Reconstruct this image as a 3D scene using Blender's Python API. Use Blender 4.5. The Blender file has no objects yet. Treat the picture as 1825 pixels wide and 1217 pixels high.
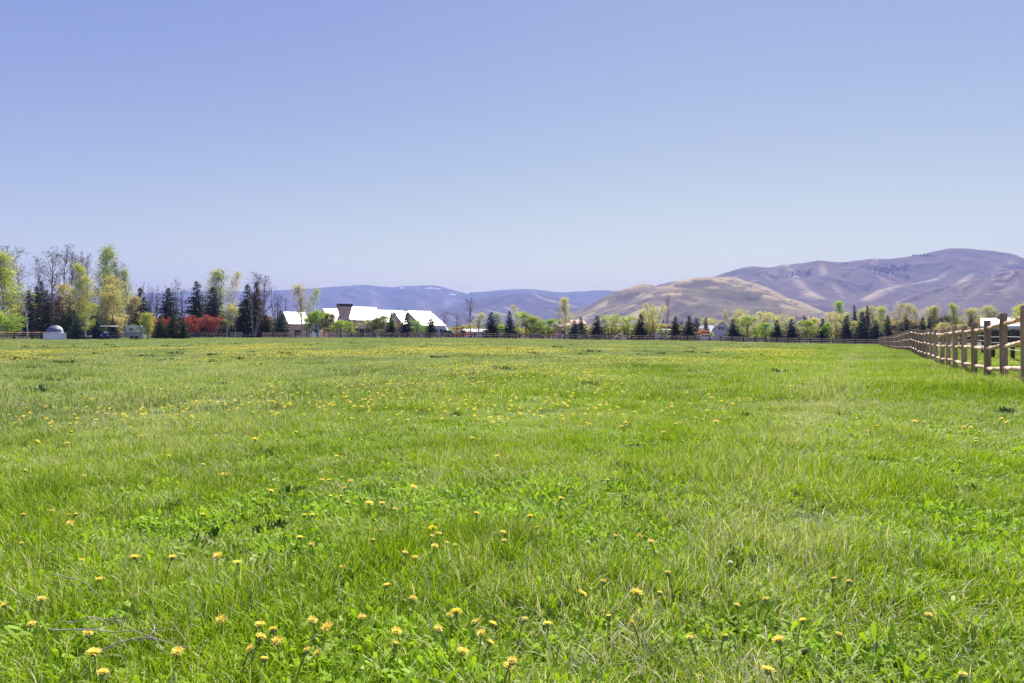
import bpy, math, random
import numpy as np
from mathutils import Vector, Matrix

R = math.radians
rng = np.random.default_rng(7)
random.seed(7)
scene = bpy.context.scene
COL = scene.collection
F, CX, HY, CAMH = 1217.0, 912.5, 599.0, 1.15     # focal length and horizon of the 1825 px photograph


# ------------------------------------------------------------------ helpers
def link(o):
    COL.objects.link(o)
    return o


def np_mesh(name, verts, tris=None, quads=None, mats=(), smooth=False, tri_mat=None, quad_mat=None, attrs=None):
    verts = np.asarray(verts, dtype=np.float32).reshape(-1, 3)
    me = bpy.data.meshes.new(name)
    nt = 0 if tris is None else len(tris)
    nq = 0 if quads is None else len(quads)
    me.vertices.add(len(verts))
    me.vertices.foreach_set('co', verts.ravel())
    loops = []
    if nt:
        loops.append(np.asarray(tris, dtype=np.int32).ravel())
    if nq:
        loops.append(np.asarray(quads, dtype=np.int32).ravel())
    if loops:
        lv = np.concatenate(loops)
        me.loops.add(len(lv))
        me.loops.foreach_set('vertex_index', lv)
        st = np.concatenate([np.arange(nt) * 3, nt * 3 + np.arange(nq) * 4]).astype(np.int32)
        me.polygons.add(nt + nq)
        me.polygons.foreach_set('loop_start', st)
        mi = np.zeros(nt + nq, dtype=np.int32)
        if tri_mat is not None:
            mi[:nt] = tri_mat
        if quad_mat is not None:
            mi[nt:] = quad_mat
        me.polygons.foreach_set('material_index', mi)
        me.polygons.foreach_set('use_smooth', np.full(nt + nq, bool(smooth)))
    for k, v in (attrs or {}).items():
        a = me.attributes.new(k, 'FLOAT', 'POINT')
        a.data.foreach_set('value', np.asarray(v, dtype=np.float32))
    for m in mats:
        me.materials.append(m)
    me.update(calc_edges=True)
    me.validate()
    return me


class MB:
    """collects simple solids, ends as one mesh"""
    def __init__(s):
        s.v, s.f, s.m = [], [], []

    def add(s, verts, faces, mat=0):
        b = len(s.v)
        s.v += [tuple(v) for v in verts]
        s.f += [tuple(i + b for i in f) for f in faces]
        s.m += [mat] * len(faces)

    def box(s, x0, x1, y0, y1, z0, z1, mat=0):
        s.add([(x0, y0, z0), (x1, y0, z0), (x1, y1, z0), (x0, y1, z0), (x0, y0, z1), (x1, y0, z1), (x1, y1, z1), (x0, y1, z1)],
              [(0, 3, 2, 1), (4, 5, 6, 7), (0, 1, 5, 4), (1, 2, 6, 5), (2, 3, 7, 6), (3, 0, 4, 7)], mat)

    def prism(s, prof, y0, y1, mat=0, inset_top=0.0, ztop=None):
        """profile in xz extruded along y; verts at ztop pulled in by inset_top"""
        n = len(prof)
        vs = []
        for yy, sg in ((y0, 1), (y1, -1)):
            for x, z in prof:
                k = inset_top * sg if (ztop is not None and z >= ztop - 1e-6) else 0
                vs.append((x, yy + k, z))
        fs = [tuple(range(n)), tuple(range(2 * n - 1, n - 1, -1))]
        for i in range(n):
            j = (i + 1) % n
            fs.append((i, i + n, j + n, j))
        s.add(vs, fs, mat)

    def lathe(s, prof, n=16, c=(0, 0, 0), mat=0, axis='z'):
        vs = []
        for r, z in prof:
            for k in range(n):
                a = 2 * math.pi * k / n
                p = (r * math.cos(a), r * math.sin(a), z)
                if axis == 'y':
                    p = (p[0], p[2], p[1])
                vs.append((p[0] + c[0], p[1] + c[1], p[2] + c[2]))
        fs = []
        for i in range(len(prof) - 1):
            for k in range(n):
                k2 = (k + 1) % n
                fs.append((i * n + k, i * n + k2, (i + 1) * n + k2, (i + 1) * n + k))
        fs.append(tuple(range(n))[::-1])
        fs.append(tuple((len(prof) - 1) * n + k for k in range(n)))
        s.add(vs, fs, mat)

    def tube(s, pts, rad, n=8, mat=0):
        pts = [Vector(p) for p in pts]
        rr = rad if isinstance(rad, (list, tuple)) else [rad] * len(pts)
        vs = []
        for i, p in enumerate(pts):
            d = (pts[min(i + 1, len(pts) - 1)] - pts[max(i - 1, 0)]).normalized()
            u = d.cross(Vector((0, 0, 1)))
            if u.length < 1e-3:
                u = Vector((1, 0, 0))
            u.normalize()
            w = u.cross(d)
            for k in range(n):
                a = 2 * math.pi * k / n
                vs.append(p + (u * math.cos(a) + w * math.sin(a)) * rr[i])
        fs = []
        for i in range(len(pts) - 1):
            for k in range(n):
                k2 = (k + 1) % n
                fs.append((i * n + k, i * n + k2, (i + 1) * n + k2, (i + 1) * n + k))
        fs.append(tuple(range(n))[::-1])
        fs.append(tuple((len(pts) - 1) * n + k for k in range(n)))
        s.add(vs, fs, mat)

    def build(s, name, mats, parent=None, smooth=False, bevel=0.0):
        me = bpy.data.meshes.new(name)
        me.from_pydata(s.v, [], s.f)
        for m in (mats if isinstance(mats, (list, tuple)) else [mats]):
            me.materials.append(m)
        me.polygons.foreach_set('material_index', s.m)
        if smooth:
            me.polygons.foreach_set('use_smooth', [True] * len(s.f))
        me.update()
        o = link(bpy.data.objects.new(name, me))
        if parent is not None:
            o.parent = parent
        if bevel:
            b = o.modifiers.new('bevel', 'BEVEL')
            b.width = bevel
            b.segments = 2
        return o


def child(name, me, parent, loc=(0, 0, 0), rot=(0, 0, 0)):
    o = link(bpy.data.objects.new(name, me))
    o.parent = parent
    o.location = loc
    o.rotation_euler = rot
    return o


def tag(o, label=None, cat=None, group=None, kind=None):
    if label:
        o['label'] = label
    if cat:
        o['category'] = cat
    if group:
        o['group'] = group
    if kind:
        o['kind'] = kind
    return o


def thing(name, label, cat, loc=(0, 0, 0), rz=0.0, group=None):
    o = link(bpy.data.objects.new(name, None))
    o.empty_display_size = 0.2
    o.location = loc
    o.rotation_euler = (0, 0, rz)
    return tag(o, label, cat, group)


def copy_tree(o, parent=None):
    c = o.copy()
    COL.objects.link(c)
    if parent is not None:
        c.parent = parent
    for ch in list(o.children):
        copy_tree(ch, c)
    return c


# ------------------------------------------------------------------ lie of the land
def sstep(t):
    t = np.clip(t, 0, 1)
    return t * t * (3 - 2 * t)


def fence_x(Y):
    return 2.94 + 0.5164 * Y


def g(X, Y):
    X = np.asarray(X, dtype=float)
    Y = np.asarray(Y, dtype=float)
    px = CX + F * X / np.clip(Y, 25, 150)
    E = np.interp(px, [-300, 0, 380, 800, 950, 1100, 1260, 1362, 1555, 1700],
                  [.75, .75, .78, .72, .5, .2, .04, -.3, -.7, -.8])
    z = E * (np.clip(Y, 0, 150) / 150) ** 1.3
    bump = np.interp(Y, [0, 10, 13, 17, 24, 34, 43.6, 50, 60, 75, 150], [.1, .2, .22, .1, .06, .12, .31, .24, .12, .03, 0])
    z = z + bump * sstep((X - (fence_x(Y) - 9)) / 8)
    near = np.clip(1 - Y / 120, 0, 1)
    z = z + near * 0.022 * (np.sin(X * 1.3 + 1.7 * np.sin(Y * .6)) + np.sin(Y * 1.1 + 1.3 * np.sin(X * .8 + 1)) + np.sin(X * .43 + Y * .37))
    return z


def gz(x, y):
    return float(g(x, y))


def at(px, Y):
    return (px - CX) / F * Y


def hgt(py, px, Y):
    """height above the ground of what is seen at py, Y metres away"""
    return CAMH - (py - HY) / F * Y - gz(at(px, Y), Y)


# ------------------------------------------------------------------ materials
def nodes(m):
    m.use_nodes = True
    nt = m.node_tree
    nt.nodes.clear()
    out = nt.nodes.new('ShaderNodeOutputMaterial')
    return nt, out


def N(nt, t, **kw):
    n = nt.nodes.new(t)
    for k, v in kw.items():
        if k in n.inputs:
            n.inputs[k].default_value = v
        else:
            setattr(n, k, v)
    return n


def ramp(nt, src, stops):
    r = nt.nodes.new('ShaderNodeValToRGB')
    while len(r.color_ramp.elements) < len(stops):
        r.color_ramp.elements.new(0.5)
    for e, (p, c) in zip(r.color_ramp.elements, stops):
        e.position = p
        e.color = (*c, 1) if len(c) == 3 else c
    nt.links.new(src, r.inputs[0])
    return r.outputs[0]


def mixc(nt, fac, a, b, mode='MIX'):
    m = nt.nodes.new('ShaderNodeMix')
    m.data_type = 'RGBA'
    m.blend_type = mode
    for i, v in ((0, fac), (6, a), (7, b)):
        if hasattr(v, 'is_output'):
            nt.links.new(v, m.inputs[i])
        else:
            m.inputs[i].default_value = v if i == 0 else (*v, 1)
    return m.outputs[2]


def noise(nt, scale, detail=3.0, coord=None, rough=0.5):
    n = nt.nodes.new('ShaderNodeTexNoise')
    n.inputs['Scale'].default_value = scale
    n.inputs['Detail'].default_value = detail
    n.inputs['Roughness'].default_value = rough
    if coord is None:
        coord = nt.nodes.new('ShaderNodeNewGeometry').outputs['Position']
    nt.links.new(coord, n.inputs['Vector'])
    return n.outputs[0]


def mapped(nt, sc, src='Position'):
    if src == 'Position':
        c = nt.nodes.new('ShaderNodeNewGeometry').outputs['Position']
    else:
        c = nt.nodes.new('ShaderNodeTexCoord').outputs['Object']
    mp = nt.nodes.new('ShaderNodeMapping')
    mp.inputs['Scale'].default_value = sc
    nt.links.new(c, mp.inputs[0])
    return mp.outputs[0]


def math_n(nt, op, a, b=None):
    m = nt.nodes.new('ShaderNodeMath')
    m.operation = op
    for i, v in ((0, a), (1, b)):
        if v is None:
            continue
        if hasattr(v, 'is_output'):
            nt.links.new(v, m.inputs[i])
        else:
            m.inputs[i].default_value = v
    return m.outputs[0]


def principled(nt, out, col, rough=0.6, spec=0.5, metal=0.0, bump=None, bump_s=0.3, bump_d=0.02):
    p = nt.nodes.new('ShaderNodeBsdfPrincipled')
    if hasattr(col, 'is_output'):
        nt.links.new(col, p.inputs['Base Color'])
    else:
        p.inputs['Base Color'].default_value = (*col, 1)
    p.inputs['Roughness'].default_value = rough
    p.inputs['Specular IOR Level'].default_value = spec
    p.inputs['Metallic'].default_value = metal
    if bump is not None:
        b = nt.nodes.new('ShaderNodeBump')
        b.inputs['Strength'].default_value = bump_s
        b.inputs['Distance'].default_value = bump_d
        nt.links.new(bump, b.inputs['Height'])
        nt.links.new(b.outputs[0], p.inputs['Normal'])
    nt.links.new(p.outputs[0], out.inputs[0])
    return p


def plain(name, col, rough=0.6, var=0.25, scale=3.0, metal=0.0, spec=0.5):
    m = bpy.data.materials.new(name)
    nt, out = nodes(m)
    n = noise(nt, scale, 4, mapped(nt, (1, 1, 1), 'Object'))
    d = tuple(c * (1 - var) for c in col)
    u = tuple(min(1, c * (1 + var)) for c in col)
    c = ramp(nt, n, [(0.3, d), (0.7, u)])
    principled(nt, out, c, rough, spec, metal)
    return m


def wood(name, dark, mid, light, sc=(14, 14, 1.6)):
    m = bpy.data.materials.new(name)
    nt, out = nodes(m)
    oi = nt.nodes.new('ShaderNodeObjectInfo')
    co = mapped(nt, sc, 'Object')
    ad = nt.nodes.new('ShaderNodeVectorMath')
    ad.operation = 'ADD'
    nt.links.new(co, ad.inputs[0])
    sc2 = nt.nodes.new('ShaderNodeVectorMath')
    sc2.operation = 'SCALE'
    sc2.inputs[0].default_value = (37, 61, 83)
    nt.links.new(oi.outputs['Random'], sc2.inputs['Scale'])
    nt.links.new(sc2.outputs[0], ad.inputs[1])
    n = noise(nt, 1.0, 6, ad.outputs[0], 0.65)
    c = ramp(nt, n, [(0.28, dark), (0.5, mid), (0.74, light)])
    n2 = noise(nt, 0.25, 2, ad.outputs[0])
    hv = nt.nodes.new('ShaderNodeHueSaturation')
    nt.links.new(c, hv.inputs['Color'])
    nt.links.new(math_n(nt, 'ADD', math_n(nt, 'MULTIPLY', oi.outputs['Random'], 0.5), 0.75), hv.inputs['Value'])
    nt.links.new(math_n(nt, 'ADD', math_n(nt, 'MULTIPLY', n2, 0.9), 0.5), hv.inputs['Saturation'])
    principled(nt, out, hv.outputs[0], 0.78, 0.3, bump=n, bump_s=0.5, bump_d=0.012)
    return m


def leafy(name, col=None, trans=0.4, rough=0.5, hue_var=0.25, spec=0.3, scale=0.8, obcol=True):
    """leaf: diffuse + light through the blade; colour from the object's own colour"""
    m = bpy.data.materials.new(name)
    nt, out = nodes(m)
    if obcol:
        base = nt.nodes.new('ShaderNodeObjectInfo').outputs['Color']
    else:
        rgb = nt.nodes.new('ShaderNodeRGB')
        rgb.outputs[0].default_value = (*col, 1)
        base = rgb.outputs[0]
    n = noise(nt, scale, 3)
    hv = nt.nodes.new('ShaderNodeHueSaturation')
    nt.links.new(base, hv.inputs['Color'])
    nt.links.new(math_n(nt, 'ADD', math_n(nt, 'MULTIPLY', n, 2 * hue_var * 2), 1 - 2 * hue_var), hv.inputs['Value'])
    p = nt.nodes.new('ShaderNodeBsdfPrincipled')
    p.inputs['Roughness'].default_value = rough
    p.inputs['Specular IOR Level'].default_value = spec
    nt.links.new(hv.outputs[0], p.inputs['Base Color'])
    tr = nt.nodes.new('ShaderNodeBsdfTranslucent')
    tc = mixc(nt, 1.0, hv.outputs[0], (1.25, 1.2, 0.55), 'MULTIPLY')
    nt.links.new(tc, tr.inputs[0])
    mx = nt.nodes.new('ShaderNodeMixShader')
    mx.inputs[0].default_value = trans
    nt.links.new(p.outputs[0], mx.inputs[1])
    nt.links.new(tr.outputs[0], mx.inputs[2])
    nt.links.new(mx.outputs[0], out.inputs[0])
    return m


def grass_mat(name, lush, fresh, straw, dry_bias, trans=0.33):
    m = bpy.data.materials.new(name)
    nt, out = nodes(m)
    rnd = N(nt, 'ShaderNodeAttribute', attribute_name='rnd').outputs['Fac']
    pos = nt.nodes.new('ShaderNodeNewGeometry').outputs['Position']
    flat = nt.nodes.new('ShaderNodeVectorMath')
    flat.operation = 'MULTIPLY'
    flat.inputs[1].default_value = (1, 1, 0)
    nt.links.new(pos, flat.inputs[0])
    n1 = noise(nt, 0.16, 3, flat.outputs[0])
    n2 = noise(nt, 1.7, 2, flat.outputs[0])
    f = math_n(nt, 'ADD', math_n(nt, 'MULTIPLY', rnd, 0.45), math_n(nt, 'ADD', math_n(nt, 'MULTIPLY', n1, 0.5), math_n(nt, 'MULTIPLY', n2, 0.35)))
    # the strip along the pole fence is watered and greener
    sp = nt.nodes.new('ShaderNodeSeparateXYZ')
    nt.links.new(pos, sp.inputs[0])
    near = math_n(nt, 'SUBTRACT', sp.outputs[0], math_n(nt, 'ADD', math_n(nt, 'MULTIPLY', sp.outputs[1], .5164), 2.94))
    wet = math_n(nt, 'MINIMUM', math_n(nt, 'MAXIMUM', math_n(nt, 'MULTIPLY', math_n(nt, 'ADD', math_n(nt, 'ADD', near, 13.0), math_n(nt, 'MULTIPLY', n1, 8.0)), .09), 0.0), 1.0)
    c = ramp(nt, f, [(0.46, lush), (0.78, fresh)])
    hvw = nt.nodes.new('ShaderNodeHueSaturation')
    nt.links.new(c, hvw.inputs['Color'])
    nt.links.new(math_n(nt, 'ADD', math_n(nt, 'MULTIPLY', wet, .22), .90), hvw.inputs['Saturation'])
    c = mixc(nt, math_n(nt, 'MULTIPLY', wet, .28), hvw.outputs[0], fresh)
    # straw blades, more of them in the dry patches
    n3 = noise(nt, 0.33, 4, flat.outputs[0])
    n4 = noise(nt, 2.3, 2, flat.outputs[0])
    dry = math_n(nt, 'ADD', math_n(nt, 'MULTIPLY', n3, 0.75), math_n(nt, 'MULTIPLY', n4, 0.35))
    dry = math_n(nt, 'SUBTRACT', dry, math_n(nt, 'MULTIPLY', wet, .10))
    worn = math_n(nt, 'MAXIMUM', math_n(nt, 'SUBTRACT', 1.0, math_n(nt, 'MULTIPLY', math_n(nt, 'ABSOLUTE', math_n(nt, 'ADD', near, 3.6)), 1.1)), 0.0)
    dry = math_n(nt, 'ADD', dry, math_n(nt, 'MULTIPLY', math_n(nt, 'MULTIPLY', worn, n2), .28))
    th = math_n(nt, 'SUBTRACT', math_n(nt, 'ADD', math_n(nt, 'FRACT', math_n(nt, 'MULTIPLY', rnd, 17.31)), math_n(nt, 'MULTIPLY', dry, 1.5)), dry_bias)
    s = math_n(nt, 'MULTIPLY', math_n(nt, 'GREATER_THAN', th, 0.0), 0.9)
    c = mixc(nt, s, c, straw)
    p = nt.nodes.new('ShaderNodeBsdfPrincipled')
    p.inputs['Roughness'].default_value = 0.5
    p.inputs['Specular IOR Level'].default_value = 0.28
    nt.links.new(c, p.inputs['Base Color'])
    tr = nt.nodes.new('ShaderNodeBsdfTranslucent')
    nt.links.new(mixc(nt, 1.0, c, (1.14, 1.22, 0.6), 'MULTIPLY'), tr.inputs[0])
    mx = nt.nodes.new('ShaderNodeMixShader')
    mx.inputs[0].default_value = trans
    nt.links.new(p.outputs[0], mx.inputs[1])
    nt.links.new(tr.outputs[0], mx.inputs[2])
    nt.links.new(mx.outputs[0], out.inputs[0])
    return m


M_GRASS = grass_mat('grass_blade', (.045, .13, .006), (.46, .58, .05), (.70, .62, .44), 1.53)
M_WEED = leafy('weed_leaf', (.29, .45, .03), 0.38, 0.5, 0.35, 0.22, 3.0, obcol=False)
M_WEED_DARK = leafy('weed_dark_leaf', (.034, .095, .014), 0.2, 0.5, 0.25, 0.2, 3.0, obcol=False)
M_PETAL = leafy('dandelion_petal', (.95, .79, .20), 0.4, 0.6, 0.12, 0.2, 30.0, obcol=False)
M_PETAL_FAR = leafy('far_dandelion_petal', (.95, .82, .14), 0.45, 0.6, 0.12, 0.2, 30.0, obcol=False)
M_STEM = plain('dandelion_stem', (.16, .22, .06), 0.5, 0.2, 20)
M_PUFF = leafy('seed_puff', (.75, .75, .75), 0.4, 0.8, 0.1, 0.1, 30.0, obcol=False)
M_LEAF = leafy('tree_leaf', trans=0.6, hue_var=0.22)
M_NEEDLE = leafy('conifer_needle', trans=0.25, rough=0.5, hue_var=0.3, spec=0.25, scale=1.2)
M_TWIG = leafy('bare_twig', trans=0.0, rough=0.8, hue_var=0.2, spec=0.1)
M_BARK = plain('tree_bark', (.16, .13, .11), 0.9, 0.35, 3.0)
M_PALEBARK = plain('pale_bark', (.45, .42, .38), 0.85, 0.3, 3.0)
M_WHITEBARK = plain('white_trunk_wrap', (.75, .74, .72), 0.8, 0.1, 3.0)
M_POST = wood('fence_post_wood', (.20, .112, .066), (.41, .26, .165), (.55, .40, .28))
M_RAIL = wood('fence_rail_wood', (.44, .255, .16), (.68, .45, .31), (.79, .59, .44), (16, 16, 2))
M_BROWNWOOD = wood('stained_fence_wood', (.035, .018, .012), (.075, .04, .028), (.13, .08, .06), (10, 10, 3))
M_GREYRAIL = wood('weathered_rail_wood', (.20, .14, .11), (.33, .25, .20), (.47, .38, .31), (10, 10, 3))
M_TWIGDEAD = plain('dead_twig_bark', (.40, .33, .27), 0.8, 0.3, 20)


# ------------------------------------------------------------------ camera, sun and sky
cam = bpy.data.cameras.new('camera')
cam.lens = 24.0
cam.sensor_width = 36.0
cam.clip_end = 40000
cam.clip_start = 0.05
cam.shift_y = -(608.5 - HY) / 1825.0
cam_o = link(bpy.data.objects.new('camera', cam))
cam_o.location = (0, 0, CAMH)
cam_o.rotation_euler = (R(90), 0, 0)
scene.camera = cam_o

SUN_AZ, SUN_EL = R(18), R(52)
sd = Vector((math.cos(SUN_EL) * math.sin(SUN_AZ), math.cos(SUN_EL) * math.cos(SUN_AZ), math.sin(SUN_EL)))
sun = bpy.data.lights.new('sun', 'SUN')
sun.energy = 5.0
sun.angle = R(0.53)
sun.color = (1.0, 0.955, 0.88)
sun_o = link(bpy.data.objects.new('sun', sun))
sun_o.rotation_euler = (-sd).to_track_quat('-Z', 'Y').to_euler()
sun_o.location = (20, 20, 60)

SKY_FIT = ((.76, 1.35), (.558, 1.27), (2.45, .27))       # softens the bright horizon of the clear-sky model
world = bpy.data.worlds.new('World')
scene.world = world
world.use_nodes = True
wn = world.node_tree
wn.nodes.clear()
sky = wn.nodes.new('ShaderNodeTexSky')
sky.sky_type = 'NISHITA'
sky.sun_disc = False
sky.sun_elevation = SUN_EL
sky.sun_rotation = SUN_AZ
sky.altitude = 1700
sky.air_density = 1.0
sky.dust_density = 0.45
sky.ozone_density = 2.0
sep = wn.nodes.new('ShaderNodeSeparateColor')
com = wn.nodes.new('ShaderNodeCombineColor')
wn.links.new(sky.outputs[0], sep.inputs[0])
for ch, (gain, pw) in enumerate(SKY_FIT):
    pn = wn.nodes.new('ShaderNodeMath')
    pn.operation = 'POWER'
    pn.inputs[1].default_value = pw
    mn = wn.nodes.new('ShaderNodeMath')
    mn.operation = 'MULTIPLY'
    mn.inputs[1].default_value = gain
    wn.links.new(sep.outputs[ch], pn.inputs[0])
    wn.links.new(pn.outputs[0], mn.inputs[0])
    wn.links.new(mn.outputs[0], com.inputs[ch])
# two small wisps of cloud low over the range
tc = wn.nodes.new('ShaderNodeTexCoord')
skycol = com.outputs[0]
for (wx, wy, sx_, sz_) in ((825, 512.5, .0075, .0028), (3, 437, .012, .0035)):
    dv = Vector(((wx - CX) / F, 1, (HY - wy) / F)).normalized()
    sb = wn.nodes.new('ShaderNodeVectorMath')
    sb.operation = 'SUBTRACT'
    sb.inputs[1].default_value = dv
    wn.links.new(tc.outputs['Generated'], sb.inputs[0])
    sc_ = wn.nodes.new('ShaderNodeVectorMath')
    sc_.operation = 'MULTIPLY'
    sc_.inputs[1].default_value = (1 / sx_, 1 / sx_, 1 / sz_)
    wn.links.new(sb.outputs[0], sc_.inputs[0])
    ln_ = wn.nodes.new('ShaderNodeVectorMath')
    ln_.operation = 'LENGTH'
    wn.links.new(sc_.outputs[0], ln_.inputs[0])
    nz_ = wn.nodes.new('ShaderNodeTexNoise')
    nz_.inputs['Scale'].default_value = 1.6
    nz_.inputs['Detail'].default_value = 5
    wn.links.new(sc_.outputs[0], nz_.inputs['Vector'])
    msk = ramp(wn, math_n(wn, 'SUBTRACT', math_n(wn, 'ADD', nz_.outputs[0], .45), ln_.outputs[1]), [(.0, (0, 0, 0)), (.5, (.7, .7, .7))])
    skycol = mixc(wn, msk, skycol, (5.6, 5.4, 5.4))
bg = wn.nodes.new('ShaderNodeBackground')
bg.inputs['Strength'].default_value = 0.10
wo = wn.nodes.new('ShaderNodeOutputWorld')
wn.links.new(skycol, bg.inputs[0])
wn.links.new(bg.outputs[0], wo.inputs[0])

scene.view_settings.view_transform = 'Standard'
scene.view_settings.look = 'None'
scene.view_settings.exposure = 0.90
scene.view_settings.gamma = 1.0
scene.render.engine = 'CYCLES'
cy = scene.cycles
cy.max_bounces = 6
cy.diffuse_bounces = 3
cy.glossy_bounces = 2
cy.transmission_bounces = 4
cy.volume_bounces = 0
cy.transparent_max_bounces = 4
cy.use_denoising = True
cy.denoiser = 'OPENIMAGEDENOISE'
cy.denoising_input_passes = 'RGB_ALBEDO_NORMAL'
cy.denoising_prefilter = 'NONE'
cy.sample_clamp_indirect = 6.0
cy.caustics_reflective = False
cy.caustics_refractive = False


# ------------------------------------------------------------------ ground sheet
def ground():
    ys = np.concatenate([np.array([-3900, -2500, -1500, -500, -200, -90, -40, -20, -10, -5, -2]), np.arange(-1, 30, 0.35), np.arange(30, 80, 1.0),
                         np.arange(80, 200, 2.5), np.array([210, 240, 300, 400, 600, 900, 1300, 2000, 3500, 6000, 9500])])
    us = np.concatenate([np.array([-10400, -5000, -2000, -900, -500, -300, -200]), np.arange(-150, -30, 3), np.arange(-30, -12, 1.0), np.arange(-12, 22, 0.35),
                         np.arange(22, 50, 1.0), np.arange(50, 140, 3), np.array([150, 220, 320, 500, 900, 2000, 5000, 10400])])
    XX, YY = np.meshgrid(us, ys)
    ZZ = g(XX, YY)
    nx, ny = len(us), len(ys)
    i = np.arange(ny - 1)[:, None] * nx + np.arange(nx - 1)[None]
    q = np.stack([i, i + 1, i + nx + 1, i + nx], -1).reshape(-1, 4)
    m = bpy.data.materials.new('meadow_soil')
    nt, out = nodes(m)
    n1 = noise(nt, 0.16, 4)
    n2 = noise(nt, 2.0, 4)
    n3 = noise(nt, 25.0, 3)
    f = math_n(nt, 'ADD', math_n(nt, 'MULTIPLY', n1, 0.5), math_n(nt, 'MULTIPLY', n2, 0.5))
    c = ramp(nt, f, [(0.3, (.03, .055, .012)), (0.5, (.055, .10, .018)), (0.7, (.11, .14, .035))])
    c = mixc(nt, math_n(nt, 'MULTIPLY', n3, 0.4), c, (.10, .085, .05))
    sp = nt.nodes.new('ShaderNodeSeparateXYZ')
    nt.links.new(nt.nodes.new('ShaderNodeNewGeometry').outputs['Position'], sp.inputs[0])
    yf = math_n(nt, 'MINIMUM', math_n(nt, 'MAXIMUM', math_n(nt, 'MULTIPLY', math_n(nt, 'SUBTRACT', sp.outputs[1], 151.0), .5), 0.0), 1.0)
    shaded_earth = ramp(nt, n2, [(0.35, (.085, .06, .045)), (0.52, (.16, .115, .085)), (0.7, (.13, .14, .05))])  # brown ground past the far fence, darkened to paint in tree shade
    c = mixc(nt, yf, c, shaded_earth)
    principled(nt, out, c, 0.9, 0.1, bump=n3, bump_s=0.6, bump_d=0.03)
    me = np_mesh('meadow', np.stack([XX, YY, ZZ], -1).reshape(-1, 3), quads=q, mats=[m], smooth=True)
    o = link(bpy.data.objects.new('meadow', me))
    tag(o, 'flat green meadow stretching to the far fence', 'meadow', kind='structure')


ground()


def sheet(name, pts, mat, dz, label, cat):
    """a flat strip along px/Y corner points following the ground, subdivided"""
    vs, fs = [], []
    n = len(pts)
    for (xa, ya, xb, yb) in pts:
        for k in range(9):
            t = k / 8
            x, y = xa + (xb - xa) * t, ya + (yb - ya) * t
            vs.append((x, y, gz(x, y) + dz))
    for i in range(n - 1):
        for k in range(8):
            a = i * 9 + k
            fs.append((a, a + 1, a + 10, a + 9))
    me = bpy.data.meshes.new(name)
    me.from_pydata(vs, [], fs)
    me.materials.append(mat)
    me.update()
    o = link(bpy.data.objects.new(name, me))
    return tag(o, label, cat, kind='structure')


M_GRAVEL = plain('pale_gravel', (.42, .37, .31), 0.9, 0.2, 4)
M_ASPHALT = plain('grey_asphalt', (.10, .095, .09), 0.85, 0.2, 2)
sheet('gravel_drive', [(at(425, y), y, at(470, y), y) for y in (147, 150, 153, 157, 161, 165)], M_GRAVEL, 0.035,
      'pale gravel drive in the gap of the far fence', 'driveway')
sheet('road', [(x, 166, x, 174) for x in range(-120, 141, 10)], M_ASPHALT, 0.05, 'grey road running behind the far fence', 'road')


# ------------------------------------------------------------------ scattering of what nobody could count
def scatter(name, pts, rots, scl, idx, variants, label, cat):
    coll = bpy.data.collections.new(name + '_kinds')
    for k, me in enumerate(variants):
        coll.objects.link(bpy.data.objects.new('%s_kind_%02d' % (name, k), me))
    me = bpy.data.meshes.new(name)
    me.vertices.add(len(pts))
    me.vertices.foreach_set('co', np.asarray(pts, dtype=np.float32).ravel())
    a = me.attributes.new('rot', 'FLOAT_VECTOR', 'POINT')
    a.data.foreach_set('vector', np.asarray(rots, dtype=np.float32).ravel())
    a = me.attributes.new('scl', 'FLOAT_VECTOR', 'POINT')
    a.data.foreach_set('vector', np.asarray(scl, dtype=np.float32).ravel())
    a = me.attributes.new('idx', 'INT', 'POINT')
    a.data.foreach_set('value', np.asarray(idx, dtype=np.int32))
    me.update()
    o = link(bpy.data.objects.new(name, me))
    ng = bpy.data.node_groups.new(name + '_spread', 'GeometryNodeTree')
    ng.interface.new_socket('Geometry', in_out='INPUT', socket_type='NodeSocketGeometry')
    ng.interface.new_socket('Geometry', in_out='OUTPUT', socket_type='NodeSocketGeometry')
    gi = ng.nodes.new('NodeGroupInput')
    go = ng.nodes.new('NodeGroupOutput')
    ip = ng.nodes.new('GeometryNodeInstanceOnPoints')
    ci = ng.nodes.new('GeometryNodeCollectionInfo')
    ci.inputs['Collection'].default_value = coll
    ci.inputs['Separate Children'].default_value = True
    ci.inputs['Reset Children'].default_value = True

    def na(nm, t):
        n = ng.nodes.new('GeometryNodeInputNamedAttribute')
        n.data_type = t
        n.inputs['Name'].default_value = nm
        return n.outputs['Attribute']
    ip.inputs['Pick Instance'].default_value = True
    ng.links.new(gi.outputs[0], ip.inputs['Points'])
    ng.links.new(ci.outputs[0], ip.inputs['Instance'])
    ng.links.new(na('idx', 'INT'), ip.inputs['Instance Index'])
    ng.links.new(na('rot', 'FLOAT_VECTOR'), ip.inputs['Rotation'])
    ng.links.new(na('scl', 'FLOAT_VECTOR'), ip.inputs['Scale'])
    ng.links.new(ip.outputs[0], go.inputs[0])
    md = o.modifiers.new('spread', 'NODES')
    md.node_group = ng
    return tag(o, label, cat, kind='stuff')


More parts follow.
